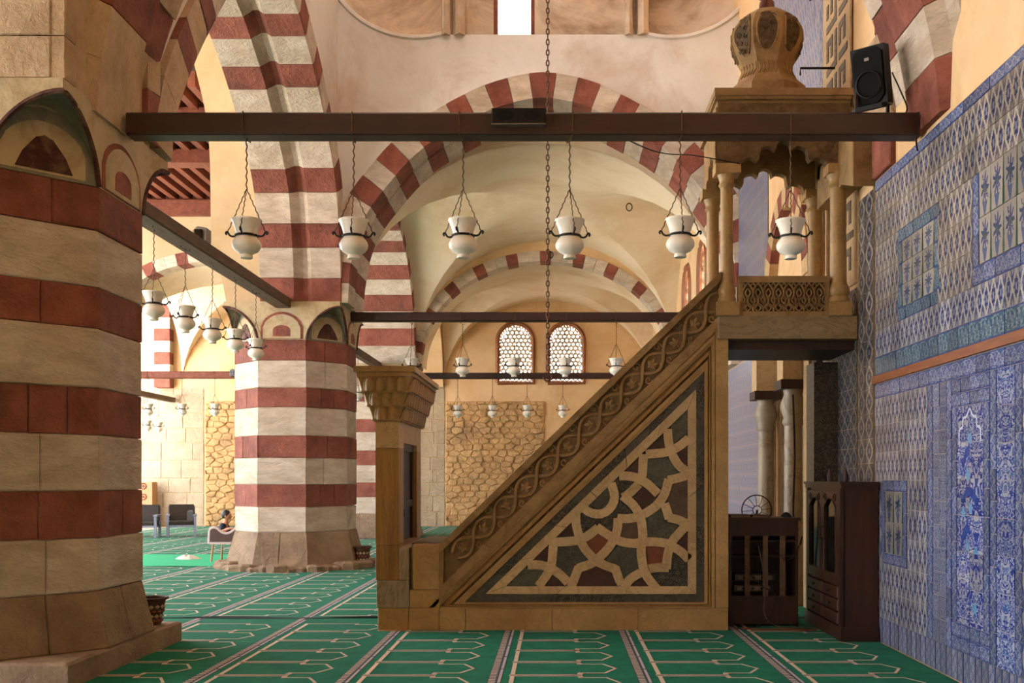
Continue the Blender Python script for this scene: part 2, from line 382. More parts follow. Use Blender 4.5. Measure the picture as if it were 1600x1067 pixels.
    def build(s, name, mats, parent=None, smooth=False, fix=True):
        ofs = WL.get(parent.name, (0, 0, 0)) if parent else (0, 0, 0)
        o = bpy.data.objects.new(name, s.mesh(name, mats, ofs, smooth, fix)); COL.objects.link(o)
        if parent: o.parent = parent; WL[o.name] = ofs
        return o
def tag(o, label=None, cat=None, group=None, kind=None):
    if label: o['label'] = label
    if cat: o['category'] = cat
    if group: o['group'] = group
    if kind: o['kind'] = kind
    return o
def thing(name, loc, label, cat, group=None, kind=None):
    o = bpy.data.objects.new(name, None); COL.objects.link(o); o.location = loc; WL[o.name] = tuple(loc)
    o.empty_display_size = .1
    return tag(o, label, cat, group, kind)
def dup(root, loc, label=None):
    r = root.copy(); COL.objects.link(r); r.location = loc; WL[r.name] = tuple(loc)
    if label: r['label'] = label
    for ch in list(root.children):
        c = ch.copy(); COL.objects.link(c); c.parent = r
        for g in list(ch.children):
            d = g.copy(); COL.objects.link(d); d.parent = c
    return r
def place(mesh, name, parent, loc=(0, 0, 0), rot=None):
    o = bpy.data.objects.new(name, mesh); COL.objects.link(o)
    ofs = WL.get(parent.name, (0, 0, 0)) if parent else (0, 0, 0)
    o.location = (loc[0]-ofs[0], loc[1]-ofs[1], loc[2]-ofs[2]); o.parent = parent
    if rot: o.rotation_euler = rot
    WL[o.name] = tuple(loc)
    return o
def catmull(pts, n=6, closed=False):
    out = []; m = len(pts)
    for i in range(m if closed else m-1):
        p0 = pts[(i-1) % m] if (closed or i > 0) else pts[0]; p1 = pts[i]; p2 = pts[(i+1) % m]
        p3 = pts[(i+2) % m] if (closed or i+2 < m) else pts[-1]
        for k in range(n):
            t = k/n
            out.append(tuple(.5*((2*b)+(c-a)*t+(2*a-5*b+4*c-d)*t*t+(-a+3*b-3*c+d)*t**3) for a, b, c, d in zip(p0, p1, p2, p3)))
    if not closed: out.append(tuple(pts[-1]))
    return out
class Curve:
    """open 2D curve walked by arc length, with normals that point away from 'inside'"""
    def __init__(s, pts, inside):
        s.p = pts; s.c = inside; s.s = [0.0]
        for a, b in zip(pts, pts[1:]): s.s.append(s.s[-1]+math.dist(a, b))
        s.L = s.s[-1]
    def at(s, t):
        t = min(max(t, 0), s.L); i = 0
        lo, hi = 0, len(s.s)-2
        while lo < hi:
            mid = (lo+hi+1)//2
            if s.s[mid] <= t: lo = mid
            else: hi = mid-1
        i = lo; d = s.s[i+1]-s.s[i] or 1e-9; k = (t-s.s[i])/d
        a, b = s.p[i], s.p[i+1]; p = (a[0]+(b[0]-a[0])*k, a[1]+(b[1]-a[1])*k)
        e = .05; a2, b2 = s.raw(t-e), s.raw(t+e)
        tx, ty = b2[0]-a2[0], b2[1]-a2[1]; L = math.hypot(tx, ty) or 1e-9
        n = (-ty/L, tx/L)
        if n[0]*(p[0]-s.c[0])+n[1]*(p[1]-s.c[1]) < 0: n = (-n[0], -n[1])
        return p, n
    def raw(s, t):
        t = min(max(t, 0), s.L); i = 0
        lo, hi = 0, len(s.s)-2
        while lo < hi:
            mid = (lo+hi+1)//2
            if s.s[mid] <= t: lo = mid
            else: hi = mid-1
        d = s.s[lo+1]-s.s[lo] or 1e-9; k = (t-s.s[lo])/d
        a, b = s.p[lo], s.p[lo+1]; return (a[0]+(b[0]-a[0])*k, a[1]+(b[1]-a[1])*k)
    def offset(s, r, n=48):
        out = []
        for i in range(n+1):
            p, q = s.at(s.L*i/n); out.append((p[0]+q[0]*r, p[1]+q[1]*r))
        return out
def voussoirs(curve, cuts, section, put, parent, matfn, gap=.008, jit=.008, k=3, name='voussoir', smooth=False):
    for i, (s0, s1) in enumerate(zip(cuts, cuts[1:])):
        mb = MB(); m = len(section); vs = []; j = random.uniform(-jit, jit)
        for q in range(k):
            t = s0+gap/2+(s1-s0-gap)*q/(k-1); p, nn = curve.at(t)
            vs += [put(p[0]+nn[0]*(r+j), p[1]+nn[1]*(r+j), d) for r, d in section]
        fs = [(q*m+a, q*m+(a+1) % m, (q+1)*m+(a+1) % m, (q+1)*m+a) for q in range(k-1) for a in range(m)]
        fs += [tuple(range(m)), tuple(range((k-1)*m, k*m))]
        mb.add(vs, fs).build(name, matfn(i), parent)
def arch_fill(mb, pts, ztop, d0, d1, put, mi=0):
    """wall above a curve (pts run along h) up to ztop(h), from depth d0 to d1"""
    n = len(pts)
    for a, b in zip(pts, pts[1:]):
        ta, tb = ztop(a[0]), ztop(b[0])
        if ta <= a[1]+1e-4 and tb <= b[1]+1e-4: continue
        ta, tb = max(ta, a[1]), max(tb, b[1])
        vs = [put(a[0], a[1], d0), put(b[0], b[1], d0), put(b[0], tb, d0), put(a[0], ta, d0),
              put(a[0], a[1], d1), put(b[0], b[1], d1), put(b[0], tb, d1), put(a[0], ta, d1)]
        mb.add(vs, [(0, 1, 2, 3), (4, 7, 6, 5), (0, 4, 5, 1), (3, 2, 6, 7)], mi)
# ---------------------------------------------------------------- the shell: floor, outer walls, roofs
def struct(mb, name, mats, parent=None, smooth=False):
    o = mb.build(name, mats, parent, smooth)
    if not parent: o['kind'] = 'structure'
    return o
XL, XR = -3.88, 3.25              # faces of the left arcade and of the qibla wall
YF = 34.4                         # far wall
struct(MB().box(-17, 3.9, -8, YF+.6, -.3, -.02), 'floor', 'floor_stone')
struct(MB().box(-70, -17, -30, 60, -.5, -.2), 'floor_courtyard', 'court_stone')
struct(MB().box(-17, 3.9, -8.4, -8, -.3, 9.5), 'wall_light_block', 'ochre_plaster')  # unseen wall added behind the camera to dim the front light
rf = MB().box(-14.2, 3.9, -8.4, 8.2, 9.2, 9.5).box(-14.2, -5.2, 8.0, 18.0, 9.9, 10.2).box(-5.9, 3.9, 19.3, YF+.6, 9.3, 9.6).box(-14.2, -5.75, 19.3, YF+.6, 10.4, 10.7).box(-14.2, -3.9, 17.8, 19.4, 10.4, 10.7)
struct(rf, 'ceiling_roof', 'ochre_plaster')
# courtyard side: wall above its arcade, with piers
aw = MB().box(-14.2, -13.4, -8.4, 9.5, 7.2, 10.7).box(-14.2, -13.4, 9.5, YF+.6, 8.8, 10.7)
aw.box(-14.2, -13.4, -8.4, -2.0, -.3, 7.2)  # unseen closed stretch, added to hold back side light near the camera
for y in (8.9, 18.75, 28.2): aw.box(-14.4, -13.05, y-.9, y+.9, 0, 8.8)
struct(aw, 'wall_courtyard', 'warm_stone')

def arch_half(half, cx, n=8):
    """half profile (dx, z) from crown to spring -> full curve, left to right"""
    p = [(cx-dx, z) for dx, z in reversed(half)] + [(cx+dx, z) for dx, z in half[1:]]
    return catmull(p, n)
def shift_curve(pts, inside, r, n=60): return Curve(pts, inside).offset(r, n)

# ---------------------------------------------------------------- pillars
COURSE = [(4.10, 3.73, 'red_stone'), (3.73, 3.25, 'white_stone'), (3.25, 2.90, 'red_stone'), (2.90, 2.40, 'white_stone'),
          (2.40, 2.00, 'red_stone'), (2.00, 1.53, 'white_stone'), (1.53, 1.13, 'red_stone'), (1.13, .68, 'white_stone'), (.68, .0, 'brown_stone')]
def octa(cx, cy, ap):
    R = ap/math.cos(PI/8)
    return [(cx+R*math.cos(PI/8+k*PI/4), cy+R*math.sin(PI/8+k*PI/4)) for k in range(8)]
def pillar(cx, cy, ap, label, base_z, simple=False, fl=.17):
    root = thing('stone_pillar', (cx, cy, 0), label, 'pillar')
    core = MB()
    core.prism(octa(cx, cy, ap-.03), 'xy', .6, 4.1)
    a, b = octa(cx, cy, ap-.03), octa(cx, cy, ap+fl-.02)
    core.add([(p[0], p[1], .68) for p in a]+[(p[0], p[1], 0) for p in b], [(i, (i+1) % 8, 8+(i+1) % 8, 8+i) for i in range(8)])
    core.build('core', 'mortar', root)
    for ci, (zt, zb, mt) in enumerate(COURSE):
        flare = fl if zb < .1 else 0
        zb = max(zb, base_z if flare else zb)
        ot, ob = octa(cx, cy, ap), octa(cx, cy, ap+flare)
        for k in range(8):
            n = 1
            if not simple:
                n = random.choice((2, 3)) if mt == 'red_stone' and k % 2 == ci % 2 else random.choice((1, 1, 2))
            cuts = [0]+sorted((q+random.uniform(-.15, .15))/n for q in range(1, n))+[1]
            nx, ny = math.cos((k+1)*PI/4), math.sin((k+1)*PI/4)
            for u0, u1 in zip(cuts, cuts[1:]):
                j = random.uniform(-.008, .008); g = .004
                def P(o, u, z, dd):
                    A, B = o[k], o[(k+1) % 8]
                    return (A[0]+(B[0]-A[0])*u+nx*(dd+j), A[1]+(B[1]-A[1])*u+ny*(dd+j), z)
                e = .009
                a0, a1 = u0+(g if u0 > 0 else 0), u1-(g if u1 < 1 else 0)
                back = [P(ot, a0, zt-.004, -.09), P(ot, a1, zt-.004, -.09), P(ob, a1, zb+.004, -.09), P(ob, a0, zb+.004, -.09)]
                mid = [P(ot, a0, zt-.004, -.007), P(ot, a1, zt-.004, -.007), P(ob, a1, zb+.004, -.007), P(ob, a0, zb+.004, -.007)]
                w0 = e if u0 > 0 else .004; w1 = e if u1 < 1 else .004
                fro = [P(ot, a0+w0, zt-.004-e, 0), P(ot, a1-w1, zt-.004-e, 0), P(ob, a1-w1, zb+.004+e, 0), P(ob, a0+w0, zb+.004+e, 0)]
                jj = lambda p: (p[0]+random.uniform(-.004, .004), p[1]+random.uniform(-.004, .004), p[2]+random.uniform(-.011, .011))
                fro = [jj(p) for p in fro]
                fs = [(8, 9, 10, 11)]
                for q in (0, 4): fs += [(q+i, q+(i+1) % 4, q+4+(i+1) % 4, q+4+i) for i in range(4)]
                MB().add(back+mid+fro, fs).build('stone_block', M[mt], root)
    return root
def capital(root, cx, cy, ap, z0=4.10, za=4.68, zt=4.78):
    """squinch capital: octagon below, square above, a keel-arched hollow under each corner"""
    s2 = ap*math.tan(PI/8); N = 14
    def zk(a):
        t = abs(a)/s2; return z0+(za-z0)*(max(0, 1-t**1.9))**.62
    mb = MB()
    for k in range(4):
        an = PI/4+k*PI/2; c, s = math.cos(an), math.sin(an)
        def W(a, d, z): return (cx+c*(ap+d)-s*a, cy+s*(ap+d)+c*a, z)
        A = [-s2+2*s2*i/N for i in range(N+1)]
        dl = lambda a: (s2-abs(a))
        for i in range(N):
            a, b = A[i], A[i+1]
            mb.quad(W(a, 0, zk(a)), W(b, 0, zk(b)), W(b, dl(b), zk(b)), W(a, dl(a), zk(a)), 1)
            mb.quad(W(a, 0, z0), W(b, 0, z0), W(b, 0, zk(b)), W(a, 0, zk(a)))
            # cardinal faces above the hollow
            mb.quad(W(a, dl(a), zk(a)), W(b, dl(b), zk(b)), W(b, dl(b), zt), W(a, dl(a), zt))
    for k in range(4):
        an = k*PI/2; c, s = math.cos(an), math.sin(an)
        def V(a, z): return (cx+c*ap-s*a, cy+s*ap+c*a, z)
        mb.quad(V(-s2, z0), V(s2, z0), V(s2, zt), V(-s2, zt))
    mb.add([(cx+ap*x, cy+ap*y, zt) for x, y in ((-1, -1), (1, -1), (1, 1), (-1, 1))], [(0, 1, 2, 3)])
    mb.build('capital', ['cream_paint', 'blue_paint'], root, fix=False)
    for k in range(4):
        an = PI/4+k*PI/2; c, s = math.cos(an), math.sin(an)
        pth = []
        for i in range(31):
            a = -s2+2*s2*i/30; d = s2-abs(a)+.004; pth.append((cx+c*(ap+d)-s*a, cy+s*(ap+d)+c*a, zk(a)))
        MB().tube(pth, .022, 6).build('painted_rim', 'dark_red_paint', root, 50)
    def plates(an, off, w, h, lay, zb):
        c, s = math.cos(an), math.sin(an)
        for nm, mt, f, d, kind in lay:
            ww, hh = w*f, h*f
            if kind == 'keel':
                n = 8; pts = [(-ww, 0)]
                for i in range(2*n+1):
                    t = -1+i/n; pts.append((ww*t, hh*(.45+.55*(max(0, 1-abs(t)**1.9))**.62)))
                pts.append((ww, 0))
            elif kind == 'round':
                pts = [(-ww, 0)]+[(ww*math.cos(PI-PI*i/10), hh*.55+hh*.45*math.sin(PI*i/10)) for i in range(11)]+[(ww, 0)]
            else:
                pts = [(-ww, 0), (-ww*.75, hh*.45), (-ww*.3, hh*.9), (0, hh), (ww*.3, hh*.9), (ww*.75, hh*.45), (ww, 0)]
            mb = MB(); n = len(pts)
            lift = (1-f)*h*.16 if kind != 'keel' or f < 1 else 0
            vs = [(cx+c*(off+dd)-s*p[0], cy+s*(off+dd)+c*p[0], zb+p[1]+lift) for dd in (-.02, d) for p in pts]
            mb.add(vs, [tuple(range(n)), tuple(range(2*n-1, n-1, -1))]+[(i, (i+1) % n, n+(i+1) % n, n+i) for i in range(n)])
            mb.build(nm, mt, root)
    big = [('painted_arch', 'blue_paint', .97, .006, 'keel'), ('painted_arch', 'cream_paint', .74, .014, 'keel'), ('niche_panel', 'dark_red_paint', .5, .026, 'tri')]
    small = [('painted_arch', 'red_stone', .88, .008, 'keel'), ('painted_arch', 'cream_paint', .78, .016, 'keel'), ('niche_panel', 'red_stone', .36, .022, 'round')]
    for k in range(4):
        plates(PI/4+k*PI/2, ap, s2, (za-z0)*.98, big, z0)
        plates(k*PI/2, ap, s2, (za-z0)*.95, small, z0)
P1 = pillar(-4.94, 8.90, 1.06, 'massive red and cream striped octagonal pillar filling the left edge', .2, fl=.1)
pts = [(-6.12, 7.72), (-3.78, 7.72), (-3.78, 10.06), (-6.12, 10.06)]
MB().bevel_prism(pts, 'xy', 0, .2, .03, .02).build('plinth', 'brown_stone', P1)
capital(P1, -4.94, 8.90, 1.06)
P2 = pillar(-4.88, 18.75, 1.03, 'striped octagonal pillar standing free in the middle of the green carpet', 0)
capital(P2, -4.88, 18.75, 1.03)
pl = MB()
for k in range(40):                                          # broken stone footing
    a = 2*PI*k/40; r = 1.27+random.uniform(-.03, .1); w = .14+random.uniform(0, .06)
    x, y = -4.88+r*math.cos(a), 18.75+r*math.sin(a); h = random.uniform(.07, .15)
    q = [(x+w*math.cos(a+b)*(1.1+random.uniform(-.2, .2)), y+w*math.sin(a+b)) for b in (0, 1.1, 2.2, 3.3, 4.4, 5.4)]
    pl.bevel_prism(q, 'xy', 0, h, .04, .03)
tag(pl.build('footing_rubble', 'brown_stone', P2), kind='stuff')
P3 = pillar(-5.03, 28.2, 1.03, 'farthest striped pillar half hidden behind the stair doorway', 0)
capital(P3, -5.03, 28.2, 1.03)

# ---------------------------------------------------------------- left arcade (arches that run away from the camera)
NEARC = [(10.02, 4.78), (10.1, 5.2), (10.45, 5.75), (10.88, 6.3), (11.3, 6.78), (11.86, 7.38), (12.6, 8.0), (13.4, 8.5), (14.0, 8.66), (14.6, 8.56),
         (15.1, 8.37), (15.9, 7.95), (16.73, 7.32), (17.28, 6.72), (17.5, 6.1), (17.66, 5.4), (17.7, 4.78)]
c1 = Curve(catmull(NEARC, 5), (13.8, 4.5))
yz = lambda h, z, d: (d, h, z)
w = MB()
ext = c1.offset(.5, 70)
arch_fill(w, [p for p in ext if 4.7 < p[1]], lambda h: 13.2, -5.3, XL-.02, yz)
w.box(-5.3, XL-.02, 18.18, 19.4, 4.78, 13.2)
wl = struct(w, 'wall_left_near', 'pale_plaster')
cuts = [0, .45]; red = True; t = c1.L
far = [c1.L]; seg = [.41, .52]
i = 0
while t > 2.2: t -= seg[i % 2]; far.append(t); i += 1
near = list(reversed(far)); nn = len(near)
sect = [(0, -5.26), (0, -4.66), (.13, -4.52), (.13, -4.44), (.06, -4.36), (.06, XL+.04), (.12, XL+.06), (.5, XL+.06), (.5, -5.26)]
voussoirs(c1, near, sect, yz, wl, lambda k: 'red_stone' if (nn-2-k) % 2 == 0 else 'white_stone')
voussoirs(c1, [0, .55, 1.1, 1.5, 2.0, near[0]], sect, yz, wl, lambda k: 'red_stone' if k in (2, 4) else 'warm_stone')
# ribs and blocks at the near springing, above the first capital
struct(MB().box(-5.3, XL-.02, 8.0, 9.56, 4.78, 13.2), 'wall_left_pier', 'warm_stone')
sb = [(XL+.0, 7.86, 9.42, 4.79, 5.25), (XL+.0, 7.86, 9.42, 5.26, 5.9), (XL+.0, 7.86, 9.42, 5.91, 6.7), (XL+.0, 7.86, 9.42, 6.71, 7.6)]

# second and third bay of the left arcade
def arcade(name, y0, y1, zcap, mat, ztop=10.4):
    n = 12; mid = (y0+y1)/2; hs = (y1-y0)/2; pts = []
    for q in range(2*n+1):
        u = -1+q/n; pts.append((mid+hs*u, 4.78+(zcap-4.78)*(max(0, 1-abs(u)**2.15))**.52))
    cv = Curve(pts, (mid, 4.2)); mb = MB()
    arch_fill(mb, pts, lambda h: ztop, -5.8, XL-.02, yz)
    o = struct(mb, name, mat)
    return o, cv
wl2, c2 = arcade('wall_left_middle', 19.7, 27.2, 7.9, 'ochre_plaster')
m2 = int(c2.L/.46)
voussoirs(c2, [c2.L*q/m2 for q in range(m2+1)], [(-.02, -5.84), (-.02, XL+.02), (.42, XL+.02), (.42, -5.84)], yz, wl2,
          lambda k: 'red_stone' if k % 2 == m2 % 2 else 'white_stone', k=2)
wl3, c3 = arcade('wall_left_end', 29.2, 34.2, 7.2, 'ochre_plaster')
for (x0, x1, y0, y1) in ((-5.84, -3.86, 19.4, 19.7),): pass
# piers over the second and third pillar (the arches spring from them)
for nm, y0, y1, zt in (('wall_left_pier', 19.39, 19.7, 10.4), ('wall_left_pier', 27.2, 29.2, 10.4)):
    struct(MB().box(-5.8, XL-.02, y0, y1, 4.78, zt), nm, 'warm_stone')

# ---------------------------------------------------------------- transverse arch above the camera-side beam (only its springers are in view)
xz = lambda h, z, d: (h, d, z)
H0 = [(0, 9.0), (.7, 8.9), (1.5, 8.45), (2.3, 7.7), (2.9, 6.8), (3.25, 6.0), (3.45, 5.3), (3.53, 4.7)]
c0 = Curve(arch_half(H0, -.32), (-.32, 4.4))
ws = MB(); arch_fill(ws, c0.offset(.62, 60), lambda h: 13.2, 8.1, 9.6, xz)
w0 = struct(ws, 'wall_cross_near', 'warm_stone')
L0 = c0.L; n0 = 27
cut0 = [L0*q/n0 for q in range(n0+1)]
sec0 = [(0, 8.35), (0, 9.05), (.12, 9.2), (.12, 9.62), (.66, 9.62), (.66, 8.05), (.3, 8.02), (.16, 8.08), (.13, 8.24)]
voussoirs(c0, cut0, sec0, xz, w0, lambda k: 'red_stone' if k in (2, 5, 8, 11, 14, 17, 20, 22, 24, 26) else ('warm_stone' if k < 14 else 'white_stone'), jit=.015)
# corner rib between the two arches on the left
for z0_, z1_, mt in ((4.82, 5.3, 'red_stone'), (5.31, 5.75, 'warm_stone'), (5.76, 6.3, 'warm_stone'), (6.31, 7.2, 'red_stone')):
    MB().bevel_prism([(XL-.12, 9.36), (XL+.03, 9.40), (XL+.06, 9.62), (XL-.12, 9.66)], 'xy', z0_, z1_, .0, .0).build('rib_stone', mt, w0)
# pier face towards the camera, left of frame corner
for z0_, z1_ in ((4.79, 5.12), (5.13, 5.68), (5.69, 6.3), (6.31, 7.0)):
    MB().bevel_prism([(-6.0, z0_), (-3.97, z0_), (-3.97, z1_), (-6.0, z1_)], 'xz', 8.3, 7.86, .02, .015).build('stone_block', 'warm_stone', w0)
    MB().bevel_prism([(7.87, z0_), (8.06, z0_), (8.06, z1_), (7.87, z1_)], 'yz', -4.3, -3.87, .02, .012).build('stone_block', 'warm_stone', w0)
    MB().bevel_prism([(8.61, z0_+.1), (9.34, z0_+.1), (9.34, z1_+.1), (8.61, z1_+.1)], 'yz', -4.3, -3.95, .02, .012).build('stone_block', 'warm_stone', w0)

# ---------------------------------------------------------------- transverse arch 1 (large, red and white) and the dome bay above it
E1 = [(0, 8.87), (.5, 8.80), (1.0, 8.66), (1.47, 8.44), (1.91, 8.2), (2.35, 7.92), (2.75, 7.57), (3.11, 7.15), (3.5, 6.62), (3.76, 6.0), (3.88, 5.4), (3.92, 4.78)]
ex1 = arch_half(E1, -.25)
ce = Curve(ex1, (-.25, 4.4))
in1 = Curve(ce.offset(-.45, 90), (-.25, 4.4))
YA = 17.8
ZL = 9.55
def bowl_top(x):
    z = ZL
    for bx in (-2.51, 2.05):
        dx = x-bx
        if abs(dx) < 1.69: z = max(z, 11.2-math.sqrt(1.69**2-dx*dx)) if not (-2.02 < x < 1.55) else z
    if x < -4.15 or x > 3.7: z = 11.0
    if -4.2 < x < -2.02 or 1.55 < x < 3.75: z = min(11.0, max(ZL, 11.2-math.sqrt(max(0, 1.69**2-(x-(-2.51 if x < 0 else 2.05))**2))))
    return z
fine = [ce.raw(ce.L*q/160) for q in range(161)]
fine = [p for p in fine if p[0] <= XR+.02]
wm = MB(); arch_fill(wm, fine, bowl_top, YA, 19.6, xz)
wmid = struct(wm, 'wall_cross_middle', 'pale_plaster')
n1 = 31
voussoirs(in1, [in1.L*q/n1 for q in range(n1+1)],
          [(0, YA-.03), (0, 18.35), (.1, 18.45), (.1, 18.55), (.05, 18.62), (.05, 19.45), (.45, 19.45), (.45, YA-.03)], xz, wmid,
          lambda k: 'red_stone' if k % 2 == 1 else 'white_stone', k=3)
# drum zone: window wall, mouldings, hollow squinches
XW0, XW1 = -1.14, -.40
up = MB()
up.box(-2.05, XW0, 18.0, 18.5, ZL, 13.2).box(XW1, 1.6, 18.0, 18.5, ZL, 13.2).box(XW0, XW1, 18.0, 18.5, 12.6, 13.2)
up.box(-2.05, 1.6, YA+.02, 18.02, ZL-.02, ZL+.0)
struct(up, 'wall_drum', 'stained_plaster')
struct(MB().box(XW0, XW0+.07, 18.05, 18.42, ZL, 12.6).box(XW1-.07, XW1, 18.05, 18.42, ZL, 12.6).box(XW0, XW1, 18.05, 18.42, 12.53, 12.6), 'window_1', 'red_wood')
MB().box(XW0+.07, XW1-.07, 18.3, 18.305, ZL, 12.53).build('pane', 'pane', bpy.data.objects['window_1'])
for x0, x1 in ((-2.08, -1.88), (-1.84, -1.62), (1.2, 1.38), (1.42, 1.66)):
    tr = MB().prism([(x0, 18.0), (x0+.03, YA), ((x0+x1)/2, YA-.08), (x1-.03, YA), (x1, 18.0)], 'xy', ZL+.06, 13.2)
    tr.prism([(x0-.01, 18.0), (x0+.02, YA-.03), ((x0+x1)/2, YA-.12), (x1-.02, YA-.03), (x1+.01, 18.0)], 'xy', ZL-.02, ZL+.08)
    struct(tr, 'trim_pilaster', 'stained_plaster')
for i, bx in enumerate((-2.51, 2.05)):
    g = []; cl_ = (lambda x: min(x, -2.0)) if bx < 0 else (lambda x: max(x, 1.52))
    for q in range(15):
        r = 1.69*q/14; g.append([(cl_(bx+r*math.cos(a)), YA+.05+1.0*math.sqrt(max(0, 1-(r/1.69)**2)), 11.2+r*math.sin(a)) for a in [2*PI*j/48 for j in range(49)]])
    o = MB().surf(g).build('wall_squinch', 'stained_plaster', None, 60, fix=False); o['kind'] = 'structure'
    rim = [(cl_(bx+1.70*math.cos(a)), YA, 11.2+1.70*math.sin(a)) for a in [PI*1.02+PI*.96*j/40 for j in range(41)]]
    struct(MB().tube(rim, .045, 6), 'trim_rim', 'pale_plaster')
# drum shell with windows on the unseen sides, and its lid
dr = MB()
for k in range(4):
    y0 = 9.6+k*2.05
    dr.box(-4.5, XL-.05, y0, y0+.6, 13.2, 16.0)
    x0 = -3.6+k*1.8
    dr.box(x0, x0+1.15, 8.1, 8.6, 13.2, 16.0).box(x0, x0+1.0, 18.0, 18.5, 13.2, 16.0)
dr.box(-5.3, 3.9, 8.0, 19.4, 16.0, 16.3)
dr.box(XR, 3.7, 8.0, 19.4, 13.2, 16.0).box(-4.2, -2.05, 18.6, 19.5, 10.95, 13.2).box(1.6, 3.4, 18.6, 19.5, 10.95, 13.2)
struct(dr, 'ceiling_drum', 'pale_plaster')

# ---------------------------------------------------------------- cross vaults
def vault(name, x0, x1, y0, y1, zs, zc, n=22, mat='vault_plaster'):
    f = lambda u: zs+(zc-zs)*(max(0, 1-abs(u)**2.05))**.5
    U = [-math.cos(PI*i/n) for i in range(n+1)]
    g = [[(x0+(x1-x0)*(u+1)/2, y0+(y1-y0)*(v+1)/2, max(f(u), f(v))) for u in U] for v in U]
    def dg(i, j):
        if i == j: return 1
        if i+j == n-1: return 2
        return 0
    o = MB().surf(g, 0, dg).build(name, mat, None, 25, fix=False); o['kind'] = 'structure'
    for yy in (y0, y1):
        fa = MB(); pp = [(x0+(x1-x0)*(u+1)/2, f(u)) for u in U]
        arch_fill(fa, pp, lambda h: 9.4, yy, yy+.06, xz)
        fo = fa.build('wall_lunette', mat); fo['kind'] = 'structure'
    return o, f
vault('ceiling_vault', XL, XR, 19.4, 27.5, 4.9, 8.15)
vault('ceiling_vault', XL, XR, 29.0, YF, 4.9, 7.75)
vault('ceiling_vault', -12.9, -5.8, 29.0, YF, 4.9, 7.75)

# ---------------------------------------------------------------- transverse arches at the third row
def cross(name, cx, half, zc, y0, y1, ztop, mat, reds, ring=.26, n=33, white='white_stone'):
    pts = []
    for q in range(41):
        u = -math.cos(PI*q/40); pts.append((cx+half*u, 4.78+(zc-4.78)*(max(0, 1-abs(u)**2.1))**.52))
    cv = Curve(pts, (cx, 4.3)); mb = MB()
    ext = cv.offset(ring, 60)
    arch_fill(mb, ext, lambda h: ztop, y0, y1-.05, xz)
    o = struct(mb, name, mat)
    voussoirs(cv, [cv.L*q/n for q in range(n+1)], [(0, y0-.03), (0, y0+.5), (ring+.02, y0+.5), (ring+.02, y0-.03)], xz, o,
              lambda k: 'red_stone' if reds(k) else white, k=2)
    sf = []
    for q in range(61):
        p, nn = cv.at(cv.L*q/60); sf.append([(p[0]+nn[0]*.03, y0+.4, p[1]+nn[1]*.03), (p[0]+nn[0]*.03, y1, p[1]+nn[1]*.03)])
    s = MB().surf(sf).build('soffit', 'vault_plaster', o, 60, fix=False)
    return o
cross('wall_cross_far', -.31, 3.45, 7.6, 27.4, 29.05, 10.4, 'ochre_plaster', lambda k: k % 3 == 1)
wlf = cross('wall_cross_left', -9.35, 3.5, 7.6, 27.4, 29.05, 10.4, 'cream_plaster', lambda k: k % 3 == 1, .3)
# transverse arch of the left bay, beside the second pillar
HL = [(0, 11.6), (1.2, 11.35), (2.1, 10.6), (2.62, 9.6), (2.85, 8.8), (3.0, 8.1), (3.06, 7.4), (3.08, 6.2), (3.1, 5.85), (3.26, 5.3), (3.36, 4.78)]
cl = Curve(arch_half(HL, -9.3), (-9.3, 4.4)); mb = MB()
arch_fill(mb, cl.p, lambda h: 10.4, 17.95, 19.4, xz)
mb.box(-5.94, -5.3, 17.95, 19.4, 4.78, 10.4)
wls = struct(mb, 'wall_cross_left_near', 'cream_plaster')

